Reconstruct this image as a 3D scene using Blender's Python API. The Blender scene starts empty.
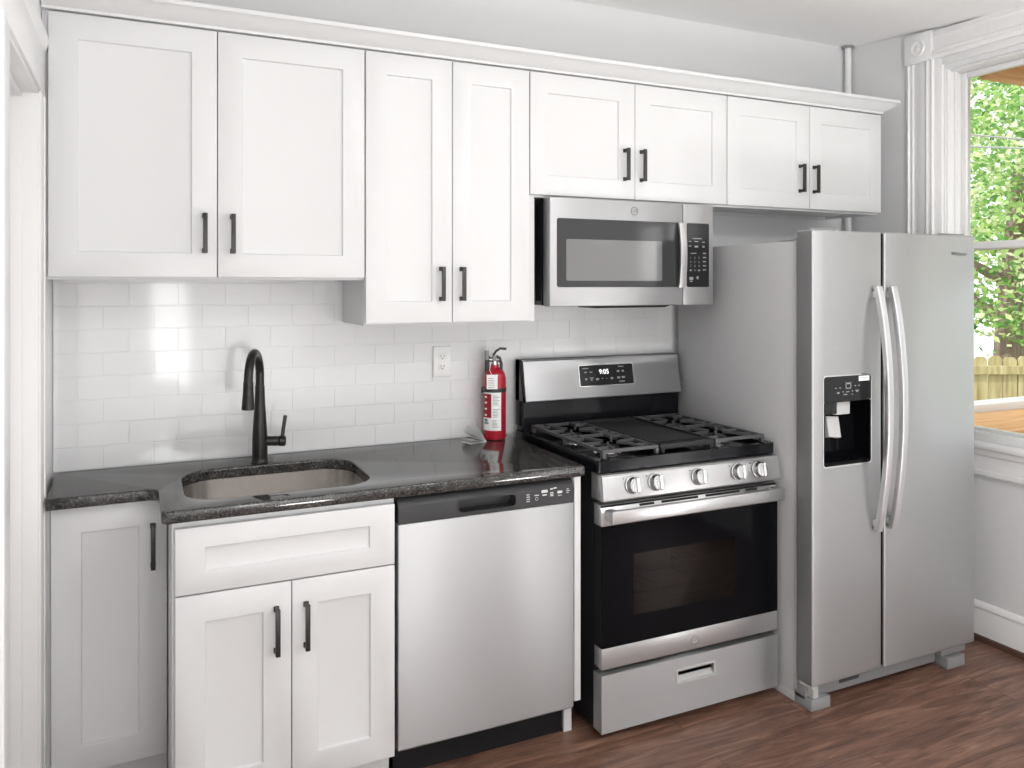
import bpy, bmesh, math, random
from mathutils import Vector, Matrix, Euler
random.seed(7)
PI = math.pi
SC = bpy.context.scene
COL = SC.collection

# ------------------------------------------------------------------ camera, world, lights, exposure
cam_d = bpy.data.cameras.new('camera')
cam = bpy.data.objects.new('camera', cam_d); COL.objects.link(cam)
cam.location = (0.3089, -2.9475, 1.5154)
cam.rotation_euler = (math.radians(90), 0, -math.radians(25.055))
cam_d.sensor_width = 36; cam_d.sensor_fit = 'HORIZONTAL'
cam_d.lens = 799.57 / 1024 * 36
cam_d.shift_x = -1.17 / 1024
cam_d.shift_y = -(384 - 284.91) / 1024
cam_d.clip_start = 0.02; cam_d.clip_end = 200
SC.camera = cam

SC.view_settings.view_transform = 'Standard'
SC.view_settings.look = 'None'
SC.view_settings.gamma = 1
SC.view_settings.use_curve_mapping = False
SC.view_settings.exposure = -0.21

world = bpy.data.worlds.new('sky'); SC.world = world; world.use_nodes = True
wn = world.node_tree.nodes; bg = wn['Background']
bg.inputs[0].default_value = (0.93, 0.97, 1.0, 1); bg.inputs[1].default_value = 2.2

def light(name, kind, loc, rot, energy, color=(1, 1, 1), size=None):
    d = bpy.data.lights.new(name, kind); d.energy = energy; d.color = color
    if kind == 'AREA':
        d.shape = 'RECTANGLE'; d.size, d.size_y = size
    o = bpy.data.objects.new(name, d); COL.objects.link(o)
    o.location = loc; o.rotation_euler = rot
    return o
sun = light('sun', 'SUN', (0, 0, 8), (0, -math.radians(-49), 0), 3.5, (1, .96, .88))
sun.rotation_euler = Vector((.75, 0, -.66)).to_track_quat('-Z', 'Y').to_euler()
sun.data.angle = math.radians(1)
XR = 3.560                       # inner face of the right wall
YF = -4.80                       # inner face of the wall behind the camera
# daylight in the windows behind and beside the camera
light('daylight_side', 'AREA', (XR + .10, -2.35, 1.95), (0, PI / 2, 0), 7, (1, .99, .98), (.80, .78))
light('daylight_rear', 'AREA', (0.56, YF - .10, 1.10), (PI / 2, 0, 0), 11, (1, .99, .98), (.36, .95))
# the room's ceiling lamp, plus unseen fill lights added to brighten ceiling and rear wall
l_ = light('ceiling_lamp_glow', 'POINT', (2.05, -2.55, 2.50), (0, 0, 0), 37, (1, .99, .98)); l_.data.shadow_soft_size = .06
light('upward_fill', 'AREA', (1.1, -3.7, .12), (PI, 0, 0), 46, (1, .99, .98), (.45, .45))
light('upward_fill', 'AREA', (3.15, -3.05, .12), (PI, 0, 0), 38, (1, .99, .98), (.45, .45))
light('rear_wall_fill', 'AREA', (1.0, -3.7, .80), (-PI / 2, 0, 0), 52, (1, .99, .98), (1.2, 1.2))  # added fill, bounced off the rear wall

# ------------------------------------------------------------------ materials
MATS = {}
def pmat(name, col, rough=.5, metal=0.0, spec=.5, coat=0.0, emit=None, estr=0, aniso=0, rot=0):
    m = bpy.data.materials.new(name); m.use_nodes = True
    b = m.node_tree.nodes['Principled BSDF']
    b.inputs['Base Color'].default_value = (*col, 1)
    b.inputs['Roughness'].default_value = rough
    b.inputs['Metallic'].default_value = metal
    b.inputs['Specular IOR Level'].default_value = spec
    b.inputs['Coat Weight'].default_value = coat
    if coat: b.inputs['Coat Roughness'].default_value = .04
    if emit:
        b.inputs['Emission Color'].default_value = (*emit, 1); b.inputs['Emission Strength'].default_value = estr
    if aniso:
        b.inputs['Anisotropic'].default_value = aniso; b.inputs['Anisotropic Rotation'].default_value = rot
        t = m.node_tree.nodes.new('ShaderNodeTangent'); t.direction_type = 'RADIAL'; t.axis = 'Z'
        m.node_tree.links.new(t.outputs[0], b.inputs['Tangent'])
    MATS[name] = m
    return m
def nd(m, t, **kw):
    n = m.node_tree.nodes.new(t)
    for k, v in kw.items(): setattr(n, k, v)
    return n
def lk(m, a, b): m.node_tree.links.new(a, b)
def bsdf(m): return m.node_tree.nodes['Principled BSDF']
def coords(m, scale=(1, 1, 1)):
    g = nd(m, 'ShaderNodeNewGeometry'); mp = nd(m, 'ShaderNodeMapping'); mp.inputs['Scale'].default_value = scale
    lk(m, g.outputs['Position'], mp.inputs['Vector']); return mp.outputs[0]
def noise(m, vec, scale, detail=4, rough=.55):
    n = nd(m, 'ShaderNodeTexNoise'); n.inputs['Scale'].default_value = scale
    n.inputs['Detail'].default_value = detail; n.inputs['Roughness'].default_value = rough
    lk(m, vec, n.inputs['Vector']); return n
def ramp(m, fac, stops):
    r = nd(m, 'ShaderNodeValToRGB'); e = r.color_ramp.elements
    while len(e) < len(stops): e.new(.5)
    for i, (p, c) in enumerate(stops): e[i].position = p; e[i].color = (*c, 1)
    lk(m, fac, r.inputs[0]); return r
def bump(m, height, strength, dist=.002):
    b = nd(m, 'ShaderNodeBump'); b.inputs['Strength'].default_value = strength; b.inputs['Distance'].default_value = dist
    lk(m, height, b.inputs['Height']); lk(m, b.outputs[0], bsdf(m).inputs['Normal'])

WHITE = pmat('cabinet_paint', (.69, .695, .70), .38)
bump(WHITE, noise(WHITE, coords(WHITE), 220).outputs[0], .03, .0005)
TRIM = pmat('trim_paint', (.82, .82, .82), .3)
bump(TRIM, noise(TRIM, coords(TRIM), 45).outputs[0], .12, .002)
WALL = pmat('wall_paint', (.735, .74, .745), .6)
bump(WALL, noise(WALL, coords(WALL), 90).outputs[0], .08, .001)
CEIL = pmat('ceiling_paint', (.93, .93, .93), .7)
bump(CEIL, noise(CEIL, coords(CEIL), 12).outputs[0], .1, .004)
TILE = pmat('glazed_tile', (.76, .765, .77), .07, spec=.55)
bump(TILE, noise(TILE, coords(TILE), 15, 2).outputs[0], .03, .001)
GROUT = pmat('grout', (.46, .46, .46), .8)
def steel(name, col, rough, aniso=.75, sc=(1.5, 1.5, 260)):
    m = pmat(name, col, rough, .74, aniso=aniso, rot=.25)
    n = noise(m, coords(m, sc), 3, 3)
    r = nd(m, 'ShaderNodeMapRange'); r.inputs[3].default_value = rough * .85; r.inputs[4].default_value = rough * 1.15
    lk(m, n.outputs[0], r.inputs[0]); lk(m, r.outputs[0], bsdf(m).inputs['Roughness'])
    return m
STEEL = steel('brushed_stainless', (.46, .465, .47), .45, .8)
STEEL_B = steel('bright_stainless', (.52, .52, .525), .30, .5)
SINKST = pmat('sink_stainless', (.68, .655, .63), .24, 1.0)
HANDLE = pmat('handle_steel', (.60, .60, .605), .34, .75)
DOORSIDE = pmat('door_edge_paint', (.17, .172, .175), .35)
CHROME = pmat('satin_chrome', (.8, .8, .8), .14, 1.0)
KNOB = pmat('knob_steel', (.46, .46, .465), .22, 1.0)
DKSTEEL = pmat('dark_steel', (.20, .20, .205), .3, 1.0)
MWH = pmat('microwave_handle_steel', (.52, .52, .525), .36, .8)
FSIDE = pmat('fridge_side_paint', (.48, .483, .487), .42, .0, spec=.5)
bump(FSIDE, noise(FSIDE, coords(FSIDE), 350, 2).outputs[0], .08, .0006)
GREYP = pmat('grey_plastic', (.25, .253, .257), .45)
LGREY = pmat('pale_grey_plastic', (.48, .48, .475), .4)
EMB = pmat('emblem_grey', (.14, .14, .145), .5)
WPLAS = pmat('white_plastic', (.80, .80, .79), .3)
BLACK = pmat('black_enamel', (.007, .007, .009), .14, spec=.22)
BLACKM = pmat('black_matte', (.010, .010, .011), .5, spec=.2)
CASTI = pmat('cast_iron', (.065, .065, .068), .45)
bump(CASTI, noise(CASTI, coords(CASTI), 500, 2).outputs[0], .25, .0006)
GRIDDLE = pmat('griddle_iron', (.018, .018, .019), .5, spec=.3)
BGLASS = pmat('black_glass', (.004, .004, .005), .05, spec=.09)
MWSCR = pmat('microwave_screen', (.17, .17, .17), .12, coat=.5)
MWGL = pmat('microwave_glass', (.040, .041, .043), .07, spec=.4)
CTRL = pmat('control_black', (.014, .0145, .016), .14, spec=.3)
DWCTRL = pmat('charcoal_plastic', (.036, .036, .038), .42, spec=.3)
BRONZE = pmat('dark_bronze', (.028, .025, .023), .33, .55)
BRONZEH = pmat('handle_bronze', (.045, .043, .042), .38, .5)
INK = pmat('white_ink', (.62, .62, .62), .5)
INKD = pmat('grey_ink', (.05, .05, .055), .5)
INKS = pmat('faint_ink', (.30, .30, .30), .5)
LED = pmat('clock_led', (.9, .9, .9), .5, emit=(1, 1, 1), estr=1.6)
RED = pmat('extinguisher_red', (.40, .010, .026), .30, coat=.2)
REDD = pmat('label_red', (.30, .012, .022), .45)
PAPER = pmat('paper_white', (.86, .86, .85), .5)
TEAL = pmat('label_teal', (.14, .27, .25), .5)
BLKP = pmat('black_plastic', (.02, .02, .021), .42)
CAVITY = pmat('oven_cavity', (.09, .06, .05), .5)
GASKET_GAP = pmat('gasket_and_gap_dark', (.008, .008, .008), .8, spec=.1)
SHOE = pmat('base_shoe_brown', (.10, .055, .04), .5)
ORANGE = pmat('cedar_wood', (.62, .30, .10), .55)
n_ = noise(ORANGE, coords(ORANGE, (1, 14, 14)), 3)
lk(ORANGE, ramp(ORANGE, n_.outputs[0], [(.3, (.58, .27, .09)), (.7, (.80, .44, .19))]).outputs[0], bsdf(ORANGE).inputs['Base Color'])
DWHITE = pmat('weathered_white_paint', (.80, .79, .77), .6)
FENCEM = pmat('fence_pine', (.6, .5, .3), .7)
n_ = noise(FENCEM, coords(FENCEM, (9, 9, .8)), 2.4, 5)
lk(FENCEM, ramp(FENCEM, n_.outputs[0], [(.25, (.27, .20, .10)), (.5, (.45, .37, .18)), (.75, (.60, .52, .31))]).outputs[0], bsdf(FENCEM).inputs['Base Color'])
BARK = pmat('bark', (.26, .19, .15), .9)
n_ = noise(BARK, coords(BARK, (14, 14, 2)), 2.5, 5)
lk(BARK, ramp(BARK, n_.outputs[0], [(.3, (.16, .11, .09)), (.7, (.36, .28, .23))]).outputs[0], bsdf(BARK).inputs['Base Color'])
GROUND = pmat('yard_ground', (.30, .30, .16), .9)
LEAF = pmat('leaf_green', (.2, .4, .08), .5)
oi = nd(LEAF, 'ShaderNodeNewGeometry')
lr = ramp(LEAF, oi.outputs['Random Per Island'], [(0, (.10, .28, .06)), (.35, (.26, .50, .13)), (.65, (.55, .70, .24)), (1, (.90, .92, .66))])
lk(LEAF, lr.outputs[0], bsdf(LEAF).inputs['Base Color'])
tr = nd(LEAF, 'ShaderNodeBsdfTranslucent'); lk(LEAF, lr.outputs[0], tr.inputs[0])
mx = nd(LEAF, 'ShaderNodeMixShader'); mx.inputs[0].default_value = .4
lk(LEAF, bsdf(LEAF).outputs[0], mx.inputs[1]); lk(LEAF, tr.outputs[0], mx.inputs[2])
lk(LEAF, mx.outputs[0], LEAF.node_tree.nodes['Material Output'].inputs[0])
WIRE = pmat('cable_grey', (.45, .46, .47), .6)

def glass(name, tint, refl):
    m = bpy.data.materials.new(name); m.use_nodes = True
    nt = m.node_tree; nt.nodes.clear()
    out = nt.nodes.new('ShaderNodeOutputMaterial'); mix = nt.nodes.new('ShaderNodeMixShader')
    t = nt.nodes.new('ShaderNodeBsdfTransparent'); t.inputs[0].default_value = (*tint, 1)
    g = nt.nodes.new('ShaderNodeBsdfGlossy'); g.inputs['Roughness'].default_value = .03
    fr = nt.nodes.new('ShaderNodeFresnel'); fr.inputs[0].default_value = refl
    nt.links.new(fr.outputs[0], mix.inputs[0]); nt.links.new(t.outputs[0], mix.inputs[1])
    nt.links.new(g.outputs[0], mix.inputs[2]); nt.links.new(mix.outputs[0], out.inputs[0])
    return m
WGLASS = glass('window_glass', (.97, .98, .97), 1.35)
OGLASS = glass('oven_glass', (.30, .28, .28), 1.5)

GRAN = pmat('black_granite', (.05, .05, .05), .09, spec=.6)
v = coords(GRAN)
vo = nd(GRAN, 'ShaderNodeTexVoronoi'); vo.inputs['Scale'].default_value = 260; lk(GRAN, v, vo.inputs['Vector'])
n1 = noise(GRAN, v, 170, 6, .7); n2 = noise(GRAN, v, 34, 4, .6)
mm = nd(GRAN, 'ShaderNodeMix', data_type='RGBA', blend_type='MULTIPLY'); mm.inputs[0].default_value = 1.0
r1 = ramp(GRAN, n1.outputs[0], [(.36, (.010, .010, .010)), (.49, (.045, .044, .043)), (.58, (.105, .102, .099)), (.74, (.34, .33, .315))])
r2 = ramp(GRAN, n2.outputs[0], [(.35, (.45, .45, .46)), (.65, (1, .98, .95))])
lk(GRAN, r1.outputs[0], mm.inputs[6]); lk(GRAN, r2.outputs[0], mm.inputs[7])
lk(GRAN, mm.outputs[2], bsdf(GRAN).inputs['Base Color'])

FLOOR = pmat('wood_plank_floor', (.2, .1, .07), .34)
v = coords(FLOOR)
bk = nd(FLOOR, 'ShaderNodeTexBrick'); bk.offset = .37
bk.inputs['Color1'].default_value = (0, 0, 0, 1); bk.inputs['Color2'].default_value = (1, 1, 1, 1); bk.inputs['Mortar'].default_value = (.5, .5, .5, 1)
bk.inputs['Scale'].default_value = 1; bk.inputs['Mortar Size'].default_value = .0012
bk.inputs['Brick Width'].default_value = 1.22; bk.inputs['Row Height'].default_value = .18
lk(FLOOR, v, bk.inputs['Vector'])
mp = nd(FLOOR, 'ShaderNodeMapping'); mp.inputs['Scale'].default_value = (2.0, 17, 1); lk(FLOOR, v, mp.inputs['Vector'])
off = nd(FLOOR, 'ShaderNodeVectorMath', operation='MULTIPLY_ADD')
lk(FLOOR, bk.outputs['Color'], off.inputs[0]); off.inputs[1].default_value = (31, 17, 5); lk(FLOOR, mp.outputs[0], off.inputs[2])
g1 = noise(FLOOR, off.outputs[0], 1.6, 7, .62); g1.inputs['Distortion'].default_value = 1.1
mp2 = nd(FLOOR, 'ShaderNodeMapping'); mp2.inputs['Scale'].default_value = (5, 110, 1); lk(FLOOR, v, mp2.inputs['Vector'])
g2 = noise(FLOOR, mp2.outputs[0], 2.0, 4, .7)
rA = ramp(FLOOR, g1.outputs[0], [(.26, (.075, .038, .028)), (.44, (.155, .082, .058)), (.57, (.235, .132, .094)), (.74, (.37, .235, .165))])
rB = ramp(FLOOR, g2.outputs[0], [(.35, (.72, .70, .68)), (.65, (1.08, 1.06, 1.04))])
rC = ramp(FLOOR, bk.outputs['Color'], [(0, (.86, .84, .84)), (1, (1.12, 1.10, 1.08))])
m1 = nd(FLOOR, 'ShaderNodeMix', data_type='RGBA', blend_type='MULTIPLY'); m1.inputs[0].default_value = 1
m2 = nd(FLOOR, 'ShaderNodeMix', data_type='RGBA', blend_type='MULTIPLY'); m2.inputs[0].default_value = 1
lk(FLOOR, rA.outputs[0], m1.inputs[6]); lk(FLOOR, rB.outputs[0], m1.inputs[7])
lk(FLOOR, m1.outputs[2], m2.inputs[6]); lk(FLOOR, rC.outputs[0], m2.inputs[7])
m3 = nd(FLOOR, 'ShaderNodeMix', data_type='RGBA'); lk(FLOOR, bk.outputs['Fac'], m3.inputs[0])
lk(FLOOR, m2.outputs[2], m3.inputs[6]); m3.inputs[7].default_value = (.05, .025, .02, 1)
lk(FLOOR, m3.outputs[2], bsdf(FLOOR).inputs['Base Color'])
bump(FLOOR, g2.outputs[0], .12, .001)

# ------------------------------------------------------------------ mesh helpers
class MB:
    def __init__(s): s.bm = bmesh.new()
    def _bev(s, verts, b, seg=2):
        if b > 0:
            es = list({e for v in verts for e in v.link_edges})
            bmesh.ops.bevel(s.bm, geom=es, offset=b, segments=seg, profile=.5, affect='EDGES', clamp_overlap=True)
    def box(s, x0, x1, y0, y1, z0, z1, b=0, seg=2, M=None):
        r = bmesh.ops.create_cube(s.bm, size=1)
        mat = Matrix.Translation(((x0 + x1) / 2, (y0 + y1) / 2, (z0 + z1) / 2)) @ Matrix.Diagonal((abs(x1 - x0), abs(y1 - y0), abs(z1 - z0), 1))
        if M is not None: mat = M @ mat
        bmesh.ops.transform(s.bm, matrix=mat, verts=r['verts'])
        s._bev(r['verts'], b, seg); return s
    def prism(s, poly, axis, lo, hi, b=0, seg=2, M=None):
        # poly in (a,b): axis x -> (y,z), y -> (x,z), z -> (x,y)
        def P(a, c, t):
            p = {'x': (t, a, c), 'y': (a, t, c), 'z': (a, c, t)}[axis]
            return M @ Vector(p) if M is not None else Vector(p)
        n = len(poly)
        A = [s.bm.verts.new(P(a, c, lo)) for a, c in poly]; B = [s.bm.verts.new(P(a, c, hi)) for a, c in poly]
        fs = [s.bm.faces.new(A), s.bm.faces.new(B)]
        for i in range(n): fs.append(s.bm.faces.new((A[i], A[(i + 1) % n], B[(i + 1) % n], B[i])))
        bmesh.ops.recalc_face_normals(s.bm, faces=fs)
        s._bev(A + B, b, seg); return s
    def lathe(s, prof, n=32, M=None, a0=0, a1=2 * PI):
        full = abs(a1 - a0 - 2 * PI) < 1e-6; rings = []
        for r, z in prof:
            if r < 1e-6:
                p = Vector((0, 0, z)); rings.append([s.bm.verts.new(M @ p if M else p)])
            else:
                k = n if full else n + 1; ring = []
                for i in range(k):
                    a = a0 + (a1 - a0) * i / n; p = Vector((r * math.cos(a), r * math.sin(a), z))
                    ring.append(s.bm.verts.new(M @ p if M else p))
                rings.append(ring)
        fs = []
        for A, B in zip(rings, rings[1:]):
            if len(A) == 1 and len(B) == 1: continue
            m = max(len(A), len(B)); m2 = m if full else m - 1
            for i in range(m2):
                j = (i + 1) % m
                if len(A) == 1: f = (A[0], B[j], B[i])
                elif len(B) == 1: f = (A[i], A[j], B[0])
                else: f = (A[i], A[j], B[j], B[i])
                fs.append(s.bm.faces.new(f))
        bmesh.ops.recalc_face_normals(s.bm, faces=fs); return s
    def cyl(s, p0, p1, r0, r1=None, n=24, cap=.0):
        p0, p1 = Vector(p0), Vector(p1); r1 = r0 if r1 is None else r1
        L = (p1 - p0).length; M = Matrix.Translation(p0) @ (p1 - p0).to_track_quat('Z', 'Y').to_matrix().to_4x4()
        c = cap
        pr = [(0, 0), (r0 - c, 0)] + ([(r0, c)] if c else []) + ([(r1, L - c)] if c else []) + [(r1 - c, L), (0, L)]
        return s.lathe(pr, n, M)
    def tube(s, pts, r, n=12, sq=None, up=Vector((0, 0, 1)), caps=True):
        # sweep; r may be a list; sq=(w,h) rounded-rect section instead of a circle
        pts = [Vector(p) for p in pts]; N = len(pts); rs = r if isinstance(r, (list, tuple)) else [r] * N
        rings = []; prev = None
        for i, p in enumerate(pts):
            t = (pts[min(i + 1, N - 1)] - pts[max(i - 1, 0)]).normalized()
            if prev is None:
                u = up - t * up.dot(t)
                if u.length < 1e-3: u = Vector((1, 0, 0)) - t * t.x
            else: u = prev - t * prev.dot(t)
            u.normalize(); prev = u; w = t.cross(u); ring = []
            if sq:
                a, c = sq[0] / 2, sq[1] / 2; k = min(a, c) * .35
                sec = []
                for cx, cy, a0 in ((a - k, c - k, 0), (-a + k, c - k, PI / 2), (-a + k, -c + k, PI), (a - k, -c + k, 1.5 * PI)):
                    for j in range(4): sec.append((cx + k * math.cos(a0 + j * PI / 6), cy + k * math.sin(a0 + j * PI / 6)))
                ring = [s.bm.verts.new(p + w * a_ + u * b_) for a_, b_ in sec]
            else:
                ring = [s.bm.verts.new(p + (u * math.cos(2 * PI * j / n) + w * math.sin(2 * PI * j / n)) * rs[i]) for j in range(n)]
            rings.append(ring)
        fs = []
        for A, B in zip(rings, rings[1:]):
            m = len(A)
            for j in range(m): fs.append(s.bm.faces.new((A[j], A[(j + 1) % m], B[(j + 1) % m], B[j])))
        if caps: fs.append(s.bm.faces.new(rings[0])); fs.append(s.bm.faces.new(list(reversed(rings[-1]))))
        bmesh.ops.recalc_face_normals(s.bm, faces=fs); return s
    def quad(s, a, b, c, d):
        s.bm.faces.new([s.bm.verts.new(Vector(p)) for p in (a, b, c, d)]); return s
    def sphere(s, c, r, sc=(1, 1, 1), u=20, v=12):
        q = bmesh.ops.create_uvsphere(s.bm, u_segments=u, v_segments=v, radius=r)
        bmesh.ops.transform(s.bm, matrix=Matrix.Translation(c) @ Matrix.Diagonal((*sc, 1)), verts=q['verts']); return s
    def torus(s, c, R, r, axis='y', n=28, k=8):
        ax = {'x': (Vector((0, 1, 0)), Vector((0, 0, 1))), 'y': (Vector((1, 0, 0)), Vector((0, 0, 1))), 'z': (Vector((1, 0, 0)), Vector((0, 1, 0)))}[axis]
        nn = ax[0].cross(ax[1]); rings = []
        for i in range(n):
            a = 2 * PI * i / n; d = ax[0] * math.cos(a) + ax[1] * math.sin(a)
            rings.append([s.bm.verts.new(Vector(c) + d * (R + r * math.cos(2 * PI * j / k)) + nn * r * math.sin(2 * PI * j / k)) for j in range(k)])
        fs = []
        for i in range(n):
            A, B = rings[i], rings[(i + 1) % n]
            for j in range(k): fs.append(s.bm.faces.new((A[j], A[(j + 1) % k], B[(j + 1) % k], B[j])))
        bmesh.ops.recalc_face_normals(s.bm, faces=fs); return s
    def ring_slab(s, outer, inner, y0, y1, axis='y'):
        # flat ring between two loops of equal count, given as (a,b) lists
        def P(a, c, t): return {'x': (t, a, c), 'y': (a, t, c), 'z': (a, c, t)}[axis]
        n = len(outer); L = []
        for loop, t in ((outer, y0), (inner, y0), (inner, y1), (outer, y1)):
            L.append([s.bm.verts.new(P(a, c, t)) for a, c in loop])
        fs = []
        for q in range(4):
            A, B = L[q], L[(q + 1) % 4]
            for i in range(n): fs.append(s.bm.faces.new((A[i], A[(i + 1) % n], B[(i + 1) % n], B[i])))
        bmesh.ops.recalc_face_normals(s.bm, faces=fs); return s
    def text(s, body, x, y, z, size, align='CENTER', M=None, shear=0):
        # flat lettering facing -y at (x, y, z), or placed by M from its own xy plane
        cu = bpy.data.curves.new('t', 'FONT'); cu.body = body; cu.size = size; cu.align_x = align; cu.align_y = 'CENTER'
        cu.resolution_u = 3; cu.shear = shear
        ob = bpy.data.objects.new('t', cu); COL.objects.link(ob)
        dg = bpy.context.evaluated_depsgraph_get(); me = bpy.data.meshes.new_from_object(ob.evaluated_get(dg))
        if M is None: M = Matrix.Translation((x, y, z)) @ Matrix.Rotation(PI / 2, 4, 'X')
        me.transform(M); s.bm.from_mesh(me)
        bpy.data.objects.remove(ob); bpy.data.curves.remove(cu); bpy.data.meshes.remove(me); return s
    def build(s, name, mat, parent=None, label=None, extra=(), smooth=38):
        me = bpy.data.meshes.new(name); me.materials.append(mat)
        for mb2, mt in extra:
            n0 = len(s.bm.faces); tmp = bpy.data.meshes.new('tmp'); mb2.bm.to_mesh(tmp); s.bm.from_mesh(tmp); bpy.data.meshes.remove(tmp)
            me.materials.append(mt); s.bm.faces.ensure_lookup_table()
            for i in range(n0, len(s.bm.faces)): s.bm.faces[i].material_index = len(me.materials) - 1
        o = bpy.data.objects.new(name, me)
        org = ORG.get(parent.name, Vector()) if parent else Vector()
        if parent is None and s.bm.verts:
            xs = [v.co for v in s.bm.verts]
            org = Vector(((min(v.x for v in xs) + max(v.x for v in xs)) / 2, (min(v.y for v in xs) + max(v.y for v in xs)) / 2, min(v.z for v in xs)))
            o.location = org
        bmesh.ops.translate(s.bm, verts=s.bm.verts, vec=-org)
        for f in s.bm.faces: f.smooth = True
        s.bm.to_mesh(me); s.bm.free()
        me.set_sharp_from_angle(angle=math.radians(smooth))
        COL.objects.link(o); ORG[o.name] = org
        if parent: o.parent = parent
        if label: o['label'] = label
        return o
ORG = {}
def thing(name, label, cat, loc, group=None):
    o = bpy.data.objects.new(name, None); COL.objects.link(o); o.location = loc; o.empty_display_size = .1
    ORG[o.name] = Vector(loc); return tag(o, label, cat, group)
def tag(o, label, cat, group=None, kind=None):
    o['label'] = label; o['category'] = cat
    if group: o['group'] = group
    if kind: o['kind'] = kind
    return o
def struct(o, label=None):
    o['kind'] = 'structure'
    if label: o['label'] = label
    return o
def rrect(x0, x1, z0, z1, r, k=6):
    out = []
    for cx, cz, a0 in ((x1 - r, z1 - r, 0), (x0 + r, z1 - r, PI / 2), (x0 + r, z0 + r, PI), (x1 - r, z0 + r, 1.5 * PI)):
        for j in range(k + 1): out.append((cx + r * math.cos(a0 + j * PI / 2 / k), cz + r * math.sin(a0 + j * PI / 2 / k)))
    return out

# ------------------------------------------------------------------ the room
H = 2.717; XL = 0.055; WB = 0.008
struct(MB().box(-1.2, XR + .2, YF - .2, .2, -.08, 0).build('floor', FLOOR), 'reddish brown wood plank floor')
c = MB()
c.prism([(0.2, H + .018), (0.2, H + .2), (YF - .2, H + .2), (YF - .2, H - .09), (-1.15, H - .09), (-.55, H - .052), (0, H)], 'x', -1.2, XR + .2)
struct(c.build('ceiling', CEIL, smooth=60), 'white plaster ceiling')
struct(MB().box(XL - .3, XR + .2, WB, WB + .15, 0, H + .1).build('wall_back', WALL))
# right wall with two window openings
W1 = (-1.56, -.535, .86, 2.475)      # window in the picture: y0, y1, z0, z1
W2 = (-2.75, -1.95, 1.50, 2.40)
w = MB(); a, b_ = XR, XR + .16
w.box(a, b_, W1[1], .15, 0, H + .1).box(a, b_, W1[0], W1[1], 0, W1[2]).box(a, b_, W1[0], W1[1], W1[3], H + .1)
w.box(a, b_, W2[1], W1[0], 0, H + .1).box(a, b_, W2[0], W2[1], 0, W2[2]).box(a, b_, W2[0], W2[1], W2[3], H + .1)
w.box(a, b_, YF - .15, W2[0], 0, H + .1)
struct(w.build('wall_right', WALL))
# left wall with a doorway beside the cabinets
DY0, DY1, DZ = -1.0, -.402, 2.052
w = MB()
w.box(XL - .13, XL, DY1, WB, 0, H + .1).box(XL - .13, XL, DY0, DY1, DZ, H + .1).box(XL - .13, XL, YF - .15, DY0, 0, H + .1)
struct(w.build('wall_left', TRIM))
# rear wall with two windows
w = MB(); R1 = (.38, .74, .62, 1.58); R2 = (1.52, 2.88, 1.64, 2.56)
w.box(XL - .13, R1[0], YF - .15, YF, 0, H + .1).box(R1[0], R1[1], YF - .15, YF, 0, R1[2]).box(R1[0], R1[1], YF - .15, YF, R1[3], H + .1)
w.box(R1[1], R2[0], YF - .15, YF, 0, H + .1).box(R2[0], R2[1], YF - .15, YF, 0, R2[2]).box(R2[0], R2[1], YF - .15, YF, R2[3], H + .1)
w.box(R2[1], XR + .16, YF - .15, YF, 0, H + .1)
struct(w.build('wall_rear', WALL))
# doorway trim and door on the left
t = MB()
t.box(XL - .13, XL + .004, DY1 - .012, DY1 + .001, 0, DZ, .002)                       # far jamb
t.box(XL - .105, XL - .034, DY1 - .026, DY1 - .011, 0, DZ, .003)                      # stop
t.box(XL - .13, XL + .004, DY0 - .001, DY0 + .012, 0, DZ, .002)                       # near jamb
t.box(XL - .13, XL + .004, DY0, DY1, DZ - .012, DZ + .001, .002)
t.box(XL - .105, XL - .034, DY0, DY1 - .02, DZ - .026, DZ - .011, .003)
struct(t.build('door_frame_left', TRIM))
t = MB()
t.box(XL - .001, XL + .009, DY1 - .006, DY1 + .09, 0, DZ, .003).box(XL, XL + .013, DY1 + .07, DY1 + .098, 0, DZ, .004)
t.box(XL - .001, XL + .010, DY0 - .11, DY0 + .006, 0, DZ, .003).box(XL, XL + .016, DY0 - .12, DY0 - .085, 0, DZ, .004)
t.box(XL - .001, XL + .012, DY0 - .13, DY1 + .105, DZ - .002, DZ + .13, .003)
t.prism([(XL, DZ + .12), (XL + .012, DZ + .12), (XL + .020, DZ + .150), (XL + .020, DZ + .165), (XL, DZ + .165)], 'y', DY0 - .14, DY1 + .112)
struct(t.build('trim_1', TRIM), 'white door casing with a head moulding')
d = MB().box(XL - .175, XL - .135, DY0 - .02, DY1 + .02, .005, DZ + .02)
struct(d.build('door_1', TRIM))
# baseboard on the right wall
t = MB()
t.prism([(XR, .028), (XR - .014, .028), (XR - .014, .125), (XR - .011, .132), (XR - .011, .138), (XR - .016, .142), (XR - .016, .150), (XR - .006, .165), (XR, .168)], 'y', YF, -.002)
struct(t.build('baseboard_right', TRIM), 'white moulded baseboard')
t = MB().prism([(XR, 0), (XR - .017, 0), (XR - .017, .020), (XR - .010, .028), (XR, .028)], 'y', YF, -.002)
struct(t.build('trim_2', SHOE), 'dark brown shoe strip under the baseboard')

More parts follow.
